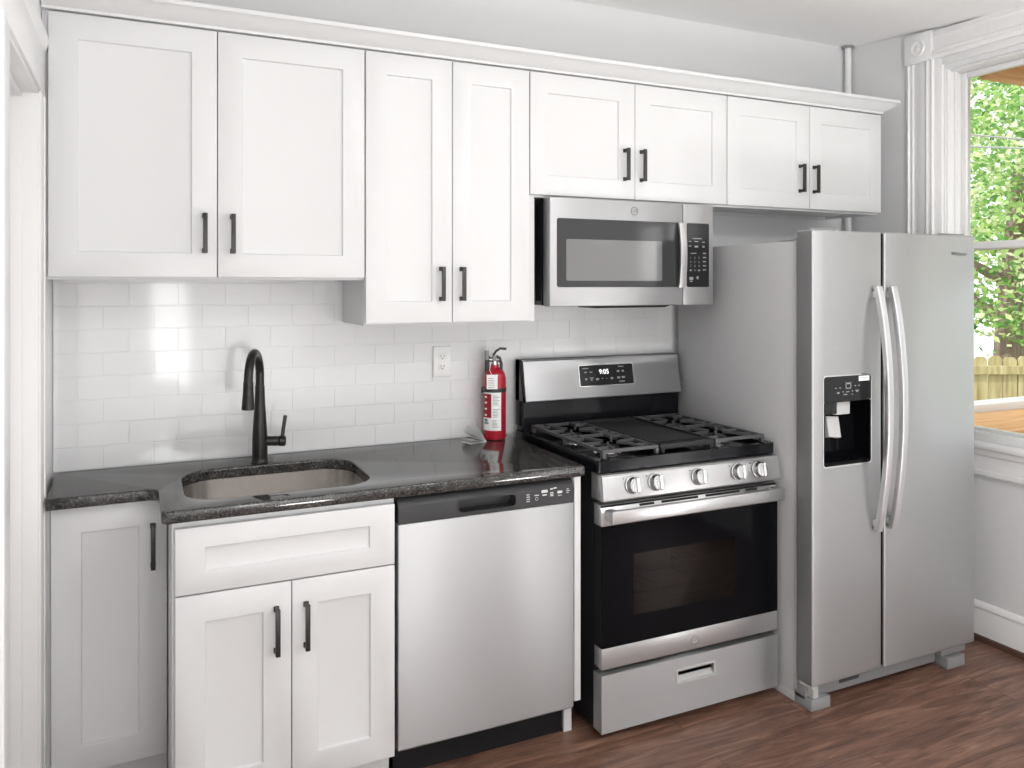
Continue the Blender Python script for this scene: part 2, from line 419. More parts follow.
# ---- window in the picture
def casing_leg(mb, ya, s_):
    # moulded casing: ya = outer edge, s_ = -1 to run toward -y
    pr = [(0, 0), (0, .018), (.012, .022), (.018, .016), (.030, .016), (.034, .021), (.040, .016), (.058, .016), (.066, .020), (.100, .020),
          (.106, .027), (.114, .030), (.122, .024), (.130, .024), (.136, .030), (.140, .030), (.140, 0)]
    mb.prism([(XR - h, ya + s_ * p) for p, h in pr], 'z', .845, 2.53)
cs = MB(); casing_leg(cs, -.352, -1); casing_leg(cs, W1[0] - .203, 1)
pr = [(2.53, 0), (2.53, .024), (2.545, .030), (2.552, .024), (2.565, .030), (2.572, .020), (2.62, .020), (2.628, .026), (2.640, .022), (2.652, .022), (2.652, 0)]
cs.prism([(XR - h, z) for z, h in pr], 'y', W1[0] - .075, -.484)
for yc in (-.420, W1[0] - .133):
    cs.box(XR - .030, XR, yc - .070, yc + .070, 2.53, 2.662, .003)
    M = Matrix.Translation((XR - .029, yc, 2.596)) @ Matrix.Rotation(-PI / 2, 4, 'Y')
    cs.lathe([(0, .008), (.010, .007), (.016, .003), (.024, .003), (.029, .006), (.034, .006), (.040, 0)], 28, M)
struct(cs.build('window_casing_right', TRIM), 'white fluted casing with a round corner block')
fr = MB()
y0, y1, z0, z1 = W1
def ring_y(mb, xa, xb, ya, yb, za, zb, t, b=.003):
    mb.box(xa, xb, ya, ya + t, za, zb, b); mb.box(xa, xb, yb - t, yb, za, zb, b)
    mb.box(xa, xb, ya + t, yb - t, zb - t, zb, b); mb.box(xa, xb, ya + t, yb - t, za, za + t, b)
ring_y(fr, XR - .012, XR + .012, y0 - .068, y1 + .046, z0 - .01, z1 + .062, .040)
ring_y(fr, XR + .004, XR + .03, y0 - .035, y1 + .024, z0 - .01, z1 + .035, .036)
ring_y(fr, XR + .02, XR + .16, y0, y1, z0, z1, .010)
fr.box(XR + .045, XR + .06, y0 + .01, y0 + .022, z0, z1, .002).box(XR + .045, XR + .06, y1 - .022, y1 - .01, z0, z1, .002)
win = struct(fr.build('window_1', TRIM), 'tall double hung sash window')
sh = MB()
ring_y(sh, XR + .092, XR + .122, y0 + .010, y1 - .010, 1.668, z1 - .010, .026)
ring_y(sh, XR + .060, XR + .090, y0 + .010, y1 - .010, z0 + .004, 1.704, .032)
sh.build('sash', TRIM, win)
gl = MB().box(XR + .105, XR + .108, y0 + .03, y1 - .03, 1.69, z1 - .03).box(XR + .074, XR + .077, y0 + .045, y1 - .045, z0 + .04, 1.67)
gl.build('glass', WGLASS, win)
sl = MB()
sl.prism([(XR + .09, .865), (XR + .09, .838), (XR - .040, .822), (XR - .047, .828), (XR - .047, .842), (XR - .040, .850)], 'y', W1[0] - .22, -.335, .003)
struct(sl.build('window_sill_right', TRIM), 'white window stool')
sl = MB()
sl.prism([(XR, .822), (XR - .032, .822), (XR - .028, .800), (XR - .016, .790), (XR - .016, .735), (XR - .024, .728), (XR - .024, .712), (XR, .708)], 'y', W1[0] - .20, -.352)
struct(sl.build('trim_3', TRIM), 'white moulded apron under the window')
# windows that only light the room
fr = MB(); ring_y(fr, XR + .01, XR + .08, W2[0], W2[1], W2[2], W2[3], .05)
fr.box(XR + .02, XR + .07, W2[0], W2[1], 1.93, 1.97).box(XR + .02, XR + .07, -2.37, -2.33, W2[2], W2[3]); struct(fr.build('window_2', TRIM))
for i, R in enumerate((R1, R2)):
    fr = MB()
    fr.box(R[0], R[0] + .03, YF - .08, YF + .01, R[2], R[3]).box(R[1] - .03, R[1], YF - .08, YF + .01, R[2], R[3])
    fr.box(R[0], R[1], YF - .08, YF + .01, R[2], R[2] + .03).box(R[0], R[1], YF - .08, YF + .01, R[3] - .03, R[3])
    struct(fr.build('window_%d' % (3 + i), TRIM))

# ---- tiled backsplash
PX, PZ, TX0, TZ0 = .1518, .0764, .1244, 1.4456
tl = MB(); tx_lo, tx_hi = XL + .002, 2.392
for r in range(-3, 8):
    z1 = TZ0 - r * PZ + PZ; z0 = max(z1 - PZ, .9128)
    for k in range(-2, 17):
        x0 = TX0 + (k + (.5 if r % 2 else 0)) * PX; x1 = x0 + PX
        x0, x1 = max(x0, tx_lo), min(x1, tx_hi)
        if x1 - x0 < .012: continue
        g = .0016
        M = Matrix.Translation(((x0 + x1) / 2, .0028, (z0 + z1) / 2)) @ Euler((random.gauss(0, .0014), 0, random.gauss(0, .0014))).to_matrix().to_4x4()
        hw, hh = (x1 - x0) / 2 - g, (z1 - z0) / 2 - g
        tl.box(-hw, hw, -.0028, .003, -hh, hh, .0007, 1, M)
gr = MB().box(tx_lo, tx_hi, .0016, WB, .9125, TZ0 + 4 * PZ)
struct(tl.build('wall_backsplash', TILE, None, 'glossy white subway tile backsplash', [(gr, GROUT)], 30))

# ------------------------------------------------------------------ cabinets
YU, YB = -.330, -.628
def shaker(name, x0, x1, z0, z1, yf, parent, rail=.072, th=.019, dep=.008, label=None, rz=None):
    m = MB(); bm = m.bm; rz = rz or rail
    L = []
    for (a, b, c, d, y) in ((x0, x1, z0, z1, yf + th), (x0, x1, z0, z1, yf), (x0 + rail, x1 - rail, z0 + rz, z1 - rz, yf), (x0 + rail + .002, x1 - rail - .002, z0 + rz + .002, z1 - rz - .002, yf + dep)):
        L.append([bm.verts.new(p) for p in ((a, y, c), (b, y, c), (b, y, d), (a, y, d))])
    fs = [bm.faces.new(L[0]), bm.faces.new(L[3])]
    for A, B in zip(L, L[1:]):
        for i in range(4): fs.append(bm.faces.new((A[i], A[(i + 1) % 4], B[(i + 1) % 4], B[i])))
    bmesh.ops.recalc_face_normals(bm, faces=fs)
    es = [e for e in bm.edges if e.calc_face_angle(0) > .5]
    bmesh.ops.bevel(bm, geom=es, offset=.0014, segments=2, profile=.5, affect='EDGES')
    return m.build(name, WHITE, parent, label)
def pull(x, z0, z1, yf, parent):
    m = MB(); h = .030
    m.box(x - .0065, x + .0065, yf - h - .004, yf - h + .006, z0, z1, .0012)
    for z in (z0 + .007, z1 - .007):
        m.box(x - .0055, x + .0055, yf - h, yf - .0005, z - .0055, z + .0055, .001)
        m.box(x - .0075, x + .0075, yf - .004, yf - .0003, z - .0075, z + .0075, .001)
    return m.build('handle', BRONZEH, parent)
def wall_cab(label, x0, x1, xm, z0, zt, hl, hr, extra=None):
    t = thing('wall_cabinet', label, 'cabinet', ((x0 + x1) / 2, -.16, z0 - .008), 'white shaker wall cabinets')
    m = MB(); y1 = -.0022
    m.box(x0, x0 + .018, YU + .0205, y1, z0 - .008, zt).box(x1 - .018, x1, YU + .0205, y1, z0 - .008, zt)
    m.box(x0 + .018, x1 - .018, YU + .0205, y1, zt - .018, zt).box(x0 + .018, x1 - .018, YU + .0205, y1, z0 + .004, z0 + .022)
    m.box(x0 + .018, x1 - .018, y1 - .012, y1, z0 - .008, zt - .018).box(x0 + .018, x1 - .018, YU + .0205, YU + .04, z0 - .008, z0 + .03)
    m.box(xm - .02, xm + .02, YU + .0205, YU + .04, z0, zt)
    if extra: m.box(*extra)
    if x0 < .1: m.box(XL + .0015, x0, YU + .0205, YU + .04, z0 - .008, zt)
    m.build('body', WHITE, t)
    for (a, b, hx, hz) in ((x0 + .0012, xm - .0014, hl, None), (xm + .0014, x1 - .0012, hr, None)):
        dr = shaker('door', a, b, z0, zt - .004, YU, t)
        pull(hx, HZ[0], HZ[1], YU, dr)
    return t
ZT = 2.300
HZ = (1.613, 1.734); wall_cab('white wall cabinet over the sink, two shaker doors with dark pulls', .073, .9885, .527, 1.539, ZT, .490, .571)
HZ = (1.460, 1.578); wall_cab('narrow tall white wall cabinet hanging lowest, above the outlet', .9905, 1.599, 1.2985, 1.386, ZT, 1.256, 1.332, (1.599, 1.628, YU + .0205, YU + .04, 1.382, 1.840))
HZ = (1.917, 2.041); wall_cab('short white wall cabinet directly above the microwave', 1.601, 2.507, 2.056, 1.847, ZT, 2.008, 2.084)
HZ = (1.916, 2.037); wall_cab('short white wall cabinet at the end, above the refrigerator', 2.509, 3.403, 2.9635, 1.847, ZT, 2.906, 2.987)
# crown moulding with a mitred return
cr = MB(); prof = [(-.02, 2.3012), (.003, 2.3012), (.005, 2.309), (.012, 2.313), (.020, 2.318), (.032, 2.328), (.042, 2.338), (.049, 2.343), (.055, 2.345), (.056, 2.357), (-.02, 2.357)]
rings = []
for o_, z in prof:
    rings.append([cr.bm.verts.new(p) for p in ((.058, YU - .003 - o_, z), (3.404 + o_, YU - .003 - o_, z), (3.404 + o_, -.003, z))])
fs = []
n = len(prof)
for i in range(n):
    A, B = rings[i], rings[(i + 1) % n]
    for j in range(2): fs.append(cr.bm.faces.new((A[j], A[j + 1], B[j + 1], B[j])))
fs.append(cr.bm.faces.new([r[0] for r in rings])); fs.append(cr.bm.faces.new([r[2] for r in rings]))
bmesh.ops.recalc_face_normals(cr.bm, faces=fs)
tag(cr.build('crown_molding', WHITE, smooth=25), 'long white crown molding along the tops of all wall cabinets', 'molding')

# base cabinets
t = thing('base_cabinet', 'white sink base cabinet with false drawer front and two doors', 'cabinet', (.7, -.31, 0), 'white shaker base cabinets')
BX0, BX1 = .388, 1.0045
m = MB()
m.box(BX0, BX0 + .018, YB + .0205, -.004, .102, .8765).box(BX1 - .018, BX1, YB + .0205, -.004, .102, .8765)
m.box(BX0 + .018, BX1 - .018, YB + .0205, -.004, .102, .120).box(BX0 + .018, BX1 - .018, -.016, -.004, .12, .8765)
m.box(BX0 + .018, BX1 - .018, YB + .0205, YB + .04, .842, .8765).box(BX0 + .018, BX1 - .018, YB + .0205, YB + .04, .66, .70)
m.box(BX0 + .018, BX1 - .018, YB + .0205, YB + .04, .102, .13).box(.68, .72, YB + .0205, YB + .04, .13, .66)
m.build('body', WHITE, t)
MB().box(BX0, BX1, -.555, -.540, 0, .102).box(BX0, BX0 + .018, -.54, -.02, 0, .102).build('toe_kick', WHITE, t)
shaker('false_drawer_front', .3952, 1.0015, .6805, .8596, YB, t, .075, rz=.057)
dr = shaker('door', .3952, .6990, .1035, .6765, YB, t, .076); pull(.658, .481, .612, YB, dr)
dr = shaker('door', .7018, 1.0015, .1035, .6765, YB, t, .073); pull(.740, .482, .612, YB, dr)
t = thing('base_cabinet', 'shallow white set-back base cabinet with a single door, beside the door casing', 'cabinet', (.23, -.15, 0), 'white shaker base cabinets')
m = MB().box(XL + .0015, .386, -.300, -.004, .100, .8765)
m.build('body', WHITE, t)
MB().box(.078, .386, -.245, -.02, 0, .100).build('toe_kick', WHITE, t)
dr = shaker('door', .080, .3845, .104, .8735, -.3205, t, .076); pull(.346, .670, .802, -.3205, dr)
# end panel right of the dishwasher
t = MB().prism([(-.628, .132), (-.628, .8775), (-.01, .8775), (-.01, 0), (-.552, 0), (-.552, .132)], 'x', 1.6185, 1.6415, .0008)
t.box(1.612, 1.6415, -.566, -.553, 0, .125, .001)
tag(t.build('end_panel', WHITE), 'narrow white end panel between dishwasher and stove', 'panel')

# ------------------------------------------------------------------ countertop and sink
ZC = .912; ZB = ZC - .034
sink_loop = []
def sinkpoly(r=.105, grow=0, k=9):
    x0, x1, y0, y1 = .428 - grow, .968 + grow, -.556 - grow, -.158 + grow
    return rrect(x0, x1, y0, y1, r, k)
outer = [(1.660, -.636), (1.660, -.0015)]
cut = sinkpoly()
# top built as a ring-filled outline with the hole, extruded down
ol = [(.0700, -.0015), (.0700, -.356), (.325, -.356)]
for j in range(1, 6):
    a = PI / 2 - j * PI / 2 / 5
    ol.append((.325 + .034 * math.cos(a), -.390 + .034 * math.sin(a)))
ol += [(.361, -.618)]
for j in range(1, 5):
    a = PI + j * PI / 2 / 4
    ol.append((.379 + .018 * math.cos(a), -.618 + .018 * math.sin(a)))
ol += [(1.640, -.636), (1.655, -.632), (1.659, -.618), (1.659, -.0015)]
ct = MB(); bm = ct.bm
def loop(pts, z): return [bm.verts.new((x, y, z)) for x, y in pts]
vo_, vi_ = loop(ol, ZC), loop(cut, ZC)
es = []
for L in (vo_, vi_):
    for i in range(len(L)): es.append(bm.edges.new((L[i], L[(i + 1) % len(L)])))
bmesh.ops.triangle_fill(bm, use_beauty=True, use_dissolve=False, edges=es)
top = list(bm.faces)
r = bmesh.ops.extrude_face_region(bm, geom=top)
vs = [g for g in r['geom'] if isinstance(g, bmesh.types.BMVert)]
bmesh.ops.translate(bm, verts=vs, vec=(0, 0, ZB - ZC))
bmesh.ops.recalc_face_normals(bm, faces=bm.faces)
bmesh.ops.dissolve_limit(bm, angle_limit=.01, verts=bm.verts, edges=bm.edges)
be = [e for e in bm.edges if len(e.link_faces) == 2 and e.calc_face_angle(0) > 1.2 and abs(e.verts[0].co.z - e.verts[1].co.z) < 1e-5 and e.verts[0].co.y < -.01]
bmesh.ops.bevel(bm, geom=be, offset=.005, segments=3, profile=.5, affect='EDGES', clamp_overlap=True)
tag(ct.build('countertop', GRAN), 'dark speckled granite countertop with a sink cutout', 'countertop')
# undermount sink
sk = thing('sink', 'stainless undermount kitchen sink set in the granite countertop', 'sink', (.70, -.36, ZB - .21))
s_ = MB()
lv = [(.016, ZB - .0008, .115), (.002, ZB - .0008, .107), (.002, ZB - .004, .107), (-.004, ZB - .16, .10), (-.020, ZB - .195, .085), (-.05, ZB - .205, .06)]
rings = [[s_.bm.verts.new((x, y, z)) for x, y in sinkpoly(rr, g)] for g, z, rr in lv]
fs = []
for A, B in zip(rings, rings[1:]):
    for i in range(len(A)): fs.append(s_.bm.faces.new((A[i], A[(i + 1) % len(A)], B[(i + 1) % len(A)], B[i])))
fs.append(s_.bm.faces.new(rings[-1]))
s_.build('basin', SINKST, sk, smooth=50)
MB().lathe([(0, .0006), (.03, .0006), (.036, .004), (.045, .004), (.045, .0002)], 28, Matrix.Translation((.70, -.34, ZB - .205))).build('drain', CHROME, sk)

# ------------------------------------------------------------------ faucet
FX, FY = .679, -.128
f = thing('faucet', 'oil-rubbed dark bronze pull-down faucet arching over the sink', 'faucet', (FX, FY, ZC))
M = Matrix.Translation((FX, FY, ZC))
MB().lathe([(0, .0005), (.0285, .0005), (.029, .004), (.0262, .008), (.0255, .02), (.0252, .075), (.0240, .105), (.0205, .160), (.0172, .205), (.0160, .245), (.0155, .262), (0, .262)], 36, M).build('body', BRONZE, f)
dv = Vector((-.327, -.945, 0)).normalized(); R = .087
pts = [Vector((FX, FY, ZC + .258)), Vector((FX, FY, 1.190))]; cz = 1.204
for j in range(0, 19):
    a = PI - j * PI / 18
    pts.append(Vector((FX, FY, cz)) + dv * (R + R * math.cos(a)) + Vector((0, 0, R * math.sin(a))))
MB().tube(pts, .0142, 20, caps=True).build('spout', BRONZE, f)
hp = Vector((FX, FY, cz)) + dv * 2 * R
tilt = (Vector((0, 0, -1)) + dv * .03).normalized()
M = Matrix.Translation(hp + Vector((0, 0, .004))) @ tilt.to_track_quat('Z', 'Y').to_matrix().to_4x4()
hd = MB().lathe([(0, 0), (.0150, 0), (.0155, .004), (.0163, .03), (.0185, .060), (.0205, .082), (.0205, .088), (.0175, .0895), (.017, .087), (0, .086)], 30, M)
hd = hd.build('spray_head', BRONZE, f)
side = Vector((-.13, -.99, 0)).normalized()
bm_ = MB(); q = hp + side * .0165 + Vector((0, 0, -.030))
bm_.box(-.006, .006, -.003, .003, -.013, .013, .0025, 2, Matrix.Translation(q) @ side.to_track_quat('-Y', 'Z').to_matrix().to_4x4())
bm_.build('spray_button', BLKP, hd)
lv = MB().cyl((FX + .018, FY, .985), (FX + .060, FY - .003, .982), .0165, .0165, 24, .002).cyl((FX + .060, FY - .003, .982), (FX + .084, FY - .004, .981), .0178, .0178, 24, .003)
lv = lv.build('valve', BRONZE, f)
MB().tube([(FX + .073, FY - .004, .992), (FX + .076, FY - .004, 1.02), (FX + .083, FY - .006, 1.068)], 0, sq=(.016, .011), up=Vector((1, 0, 0))).build('lever', BRONZE, lv)

# ------------------------------------------------------------------ wall outlet
o = thing('wall_outlet', 'white duplex wall outlet on the tile between sink and extinguisher', 'outlet', (1.378, -.004, 1.156))
OX, OZ = 1.378, 1.217
pl = MB().box(OX - .0365, OX + .0365, -.0085, -.0032, OZ - .0595, OZ + .0595, .0025, 3).build('cover_plate', WPLAS, o)
for dz in (-.0195, .0195):
    rc = MB(); pp = []
    for j in range(24):
        a = 2 * PI * j / 24; pp.append((OX + .0172 * math.cos(a), OZ + dz + max(-.0135, min(.0135, .0172 * math.sin(a)))))
    rc.prism(pp, 'y', -.0112, -.0080, .0006)
    rc = rc.build('receptacle', WPLAS, o)
    sl = MB().box(OX - .0075, OX - .0050, -.0118, -.0105, OZ + dz - .003, OZ + dz + .007).box(OX + .0050, OX + .0073, -.0118, -.0105, OZ + dz - .002, OZ + dz + .007)
    sl.cyl((OX, -.0118, OZ + dz - .0075), (OX, -.0105, OZ + dz - .0075), .0026, n=12)
    sl.build('slots', INKD, rc)
MB().cyl((OX, -.0098, OZ), (OX, -.008, OZ), .003, n=14).build('screw', CHROME, o)

# ------------------------------------------------------------------ fire extinguisher
EX, EY = 1.573, -.072
e = thing('fire_extinguisher', 'red fire extinguisher standing on the counter beside the stove', 'fire extinguisher', (EX, EY, ZC))
M = Matrix.Translation((EX, EY, ZC))
MB().lathe([(0, .0006), (.038, .0006), (.0425, .003), (.0440, .008), (.0440, .222), (.0430, .240), (.0395, .256), (.032, .269), (.022, .277), (.0165, .280), (.0165, .290), (0, .290)], 40, M).build('cylinder', RED, e)
Fv = Vector((-.402, -.915, 0)).normalized(); Rv = Vector((Fv.y * -1, Fv.x, 0)); 
if Rv.dot(Vector((.915, -.402, 0))) < 0: Rv = -Rv
def arc(mb, a0, a1, z0, z1, r, th=.0005, k=14):
    P = lambda a, r_, z: Vector((EX, EY, z)) + (Fv * math.cos(a) + Rv * math.sin(a)) * r_
    a0, a1 = math.radians(a0), math.radians(a1); L = []
    for i in range(k + 1):
        a = a0 + (a1 - a0) * i / k
        L.append([mb.bm.verts.new(P(a, r, z0)), mb.bm.verts.new(P(a, r, z1)), mb.bm.verts.new(P(a, r + th, z1)), mb.bm.verts.new(P(a, r + th, z0))])
    fs = [mb.bm.faces.new(L[0]), mb.bm.faces.new(L[-1])]
    for A, B in zip(L, L[1:]):
        for j in range(4): fs.append(mb.bm.faces.new((A[j], A[(j + 1) % 4], B[(j + 1) % 4], B[j])))
    bmesh.ops.recalc_face_normals(mb.bm, faces=fs); return mb
lb = arc(MB(), -84, 34, .950, 1.098, .0441).build('label', PAPER, e, 'white instruction label')
arc(MB(), -78, -17, 1.000, 1.092, .0447).build('red_panel', REDD, lb)
ic = MB()
for i, z in enumerate((1.080, 1.058, 1.034, 1.010)):
    arc(ic, -58, -42, z - .0035, z + .0035, .0453, k=3)
ic.build('pictograms', PAPER, lb)
tx = MB()
for i in range(15):
    z = 1.085 - i * .0058
    if i in (7, 8): continue
    arc(tx, -9, -9 + random.uniform(22, 36), z - .0011, z + .0011, .0447, .0003, 5)
for i in range(6):
    arc(tx, -12, -12 + random.uniform(20, 38), .990 - i * .0052 - .001, .990 - i * .0052 + .001, .0447, .0003, 5)
tx.build('print', INKS, lb)
arc(arc(MB(), -62, -32, .975, .982, .0447, k=4), -60, -38, .984, .995, .0447, k=4).build('class_symbol', TEAL, lb)
st = arc(MB(), 0, 360, 1.098, 1.114, .0442, .0014, 40).build('strap', BLKP, e)
MB().box(-.010, .010, -.004, .004, -.010, .010, .002, 2, Matrix.Translation(Vector((EX, EY, 1.106)) + (Fv * .45 - Rv * .9).normalized() * .047) @ Rv.to_track_quat('X', 'Z').to_matrix().to_4x4()).build('buckle', BLKP, st)
# hanging tag in front of the shoulder
c0 = Vector((EX, EY, 0)) + Fv * .047 - Rv * .010
tg = MB().box(-.021, .021, -.0005, .0005, 1.112, 1.168, 0, 2, Matrix.Translation(c0) @ Matrix(((Rv.x, Fv.x, 0, 0), (Rv.y, Fv.y, 0, 0), (0, 0, 1, 0), (0, 0, 0, 1))))
tg = tg.build('tag', PAPER, e)
tm = MB()
for i in range(5):
    tm.box(-.016, random.uniform(.006, .016), .0004, .0008, 1.118 + i * .0085, 1.1205 + i * .0085, 0, 2, Matrix.Translation(c0) @ Matrix(((Rv.x, Fv.x, 0, 0), (Rv.y, Fv.y, 0, 0), (0, 0, 1, 0), (0, 0, 0, 1))))
tm.build('print', INKS, tg)
MB().tube([c0 + Vector((0, 0, 1.166)), c0 - Rv * .010 - Fv * .006 + Vector((0, 0, 1.185)), c0 - Fv * .035 - Rv * .005 + Vector((0, 0, 1.205)), Vector((EX, EY, 1.225)) - Rv * .012], .0012, 6).build('tie', PAPER, tg)
vh = Vector((EX, EY, 0))
va = MB().cyl(vh + Vector((0, 0, 1.196)), vh + Vector((0, 0, 1.236)), .0130, .0115, 18, .001).cyl(vh + Vector((0, 0, 1.222)) - Rv * .022, vh + Vector((0, 0, 1.222)) + Rv * .018, .0095, n=16, cap=.001)
va = va.build('valve', KNOB, e)
MB().cyl(vh + Vector((0, 0, 1.226)) + Fv * .010, vh + Vector((0, 0, 1.226)) + Fv * .020, .0085, n=22, cap=.0015).build('gauge', GREYP, va)
MB().tube([vh - Rv * .022 + Vector((0, 0, 1.228)), vh - Rv * .028 + Vector((0, 0, 1.240)), vh - Rv * .030 + Fv * .004 + Vector((0, 0, 1.215)), vh - Rv * .032 + Fv * .006 + Vector((0, 0, 1.165))], [.0075, .008, .0085, .0075], 14).build('nozzle', BLKP, va)
MB().cyl(vh - Rv * .031 + Fv * .004 + Vector((0, 0, 1.222)), vh - Rv * .031 + Fv * .004 + Vector((0, 0, 1.258)), .0088, n=16, cap=.001).build('nozzle_tip', GREYP, va)
hb = MB()
hb.tube([vh - Rv * .006 + Vector((0, 0, 1.238)), vh + Rv * .006 + Vector((0, 0, 1.256)), vh + Rv * .022 + Vector((0, 0, 1.266)), vh + Rv * .046 + Vector((0, 0, 1.264))], 0, sq=(.018, .009), up=Vector((0, 0, 1)))
hb.build('lever', BLKP, va)
MB().tube([vh + Rv * .006 + Vector((0, 0, 1.236)), vh + Rv * .020 + Vector((0, 0, 1.228)), vh + Rv * .026 + Vector((0, 0, 1.205)), vh + Rv * .0235 + Fv * .012 + Vector((0, 0, 1.168))], 0, sq=(.018, .011)).build('carry_handle', BLKP, va)

# ------------------------------------------------------------------ folded leaflet
lf = MB(); hinge = Vector((1.516, -.122, ZC + .0012)); hv2 = Vector((1.500, -.070, ZC + .0012))
ax = (hv2 - hinge).normalized()
outd = Vector((-.93, -.30, 0)).normalized()
for k in range(6):
    th = math.radians(1 + k * 10.5); ln = .080 - .002 * k
    dirv = outd * math.cos(th) + Vector((0, 0, math.sin(th))); nn = dirv.cross(ax).normalized() * .0004
    a_, b_ = hinge + Vector((0, 0, .0004 * k)), hv2 + Vector((0, 0, .0004 * k))
    c_ = b_ + dirv * ln + ax * .004 * k; d_ = a_ + dirv * ln
    P8 = [a_ - nn, b_ - nn, c_ - nn, d_ - nn, a_ + nn, b_ + nn, c_ + nn, d_ + nn]
    V = [lf.bm.verts.new(p) for p in P8]
    for q in ((0, 1, 2, 3), (4, 5, 6, 7), (0, 1, 5, 4), (1, 2, 6, 5), (2, 3, 7, 6), (3, 0, 4, 7)): lf.bm.faces.new([V[i] for i in q])
bmesh.ops.recalc_face_normals(lf.bm, faces=lf.bm.faces)
pz = min(v.co.z for v in lf.bm.verts)
bmesh.ops.translate(lf.bm, verts=lf.bm.verts, vec=(0, 0, ZC + .0004 - pz))
tag(lf.build('leaflet', PAPER), 'small white folded paper leaflet fanned open on the counter', 'leaflet')

# ------------------------------------------------------------------ dishwasher
DX0, DX1, YD = 1.0125, 1.6135, -.630
t = thing('dishwasher', 'stainless steel dishwasher with charcoal control strip', 'dishwasher', (1.313, -.32, 0))
MB().box(DX0 + .006, DX1 - .006, YD + .052, -.03, .10, .868).build('body', DKSTEEL, t)
p = MB().prism([(YD + .05, .112), (YD + .004, .112), (YD, .118), (YD, .7945), (YD + .05, .7945)], 'x', DX0, DX1, .0018)
p.build('door', STEEL, t)
# control strip with a scooped pocket handle
PX0, PX1, PZ0, PZ1 = 1.205, 1.402, .808, .846
c = MB(); bm = c.bm
zA, zB = .796, .872
prof2 = [(YD + .05, zA), (YD - .001, zA), (YD - .001, .846), (YD + .004, .853), (YD + .012, .866), (YD + .022, zB), (YD + .05, zB)]
c.prism(prof2, 'x', DX0, PX0); c.prism(prof2, 'x', PX1, DX1)
c.prism([(YD + .05, zA), (YD - .001, zA), (YD - .001, PZ0), (YD + .05, PZ0)], 'x', PX0, PX1)
c.prism([(YD + .05, PZ1), (YD - .001, PZ1), (YD + .004, .853), (YD + .012, .866), (YD + .022, zB), (YD + .05, zB)], 'x', PX0, PX1)
cp = c.build('control_panel', DWCTRL, t, smooth=50)
pk = MB().box(PX0, PX1, YD + .044, YD + .049, PZ0, PZ1)
pk.ring_slab(rrect(PX0 - .006, PX1 + .006, PZ0 - .005, PZ1 + .002, .016, 5), rrect(PX0 + .001, PX1 - .001, PZ0 + .001, PZ1 - .001, .013, 5), YD - .0022, YD + .044)
pk.build('pocket_handle', BLKP, cp)
ik = MB()
yk = YD - .0016
def bar(x, z, w, h): ik.box(x - w / 2, x + w / 2, yk, yk + .0004, z - h / 2, z + h / 2)
def dwp(u):   # 0..1 across the button area
    return 1.437 + u * (1.598 - 1.437)
for i in range(4): bar(dwp(.05), .838 - i * .0072, .012, .0028)
bar(dwp(.24), .833, .016, .003); ik.torus((dwp(.24), yk, .822), .005, .0006, 'y', 16, 4)
bar(dwp(.42), .843, .022, .009); bar(dwp(.42), .831, .016, .004)
bar(dwp(.58), .848, .010, .004); bar(dwp(.66), .850, .012, .004)
for i in range(3): bar(dwp(.585), .836 - i * .005, .012, .0028)
bar(dwp(.77), .835, .018, .008); bar(dwp(.77), .824, .014, .002)
bar(dwp(.95), .842, .008, .0024); bar(dwp(.965), .836, .014, .0024); bar(dwp(.95), .830, .008, .0024)
ik.build('button_marks', INK, cp)
MB().box(DX0 + .004, DX1 - .008, -.560, -.548, .004, .098).build('toe_kick', BLACKM, t)

# ------------------------------------------------------------------ gas stove
RX0, RX1 = 1.687, 2.445; YR = -.685; RC = (RX0 + RX1) / 2
t = thing('gas_stove', 'freestanding stainless gas stove with black cast iron grates', 'stove', (RC, -.35, 0))
b = MB()
b.box(RX0 + .004, RX0 + .012, -.630, -.04, .03, .885, .001).box(RX1 - .012, RX1 - .004, -.630, -.04, .03, .885, .001)
b.box(RX0 + .012, RX1 - .012, -.05, -.04, .03, .885).box(RX0 + .012, RX1 - .012, -.62, -.05, .03, .04)
b.box(RX0 + .012, RX1 - .012, -.62, -.05, .875, .884).box(RX0 + .012, RX1 - .012, -.628, -.618, .79, .875)
b.box(RX0 + .012, RX1 - .012, -.628, -.618, .03, .235)
for sx in (RX0 + .05, RX1 - .05):
    for sy in (-.56, -.12): b.cyl((sx, sy, 0), (sx, sy, .031), .016, n=16)
b.build('body', BLACKM, t)
# oven cavity with racks
cv = MB(); x0, x1, y0, y1, z0, z1 = RX0 + .07, RX1 - .07, -.618, -.12, .30, .70
cv.box(x0, x1, y1, y1 + .004, z0, z1).box(x0 - .004, x0, y0, y1, z0, z1).box(x1, x1 + .004, y0, y1, z0, z1).box(x0, x1, y0, y1, z0 - .004, z0).box(x0, x1, y0, y1, z1, z1 + .004)
cv.build('oven_cavity', CAVITY, t)
for z in (.440, .590):
    rk = MB()
    for y in (-.600, -.42, -.20): rk.tube([(x0 + .004, y, z), (x1 - .004, y, z)], .004, 8)
    for i in range(15):
        x = x0 + .02 + i * (x1 - x0 - .04) / 14; rk.tube([(x, -.598, z + .003), (x, -.15, z + .003)], .0018, 6)
    rk.build('oven_rack', CHROME, t)
# cooktop
ck = MB()
ck.box(RX0, RX1, -.664, -.025, .888, .916, .004, 3)
ck.ring_slab(rrect(RX0 - .003, RX1 + .003, -.668, -.022, .012, 4), rrect(RX0 + .022, RX1 - .022, -.645, -.090, .03, 4), .893, .930, 'z')
ck.build('cooktop', BLACK, t, smooth=30)
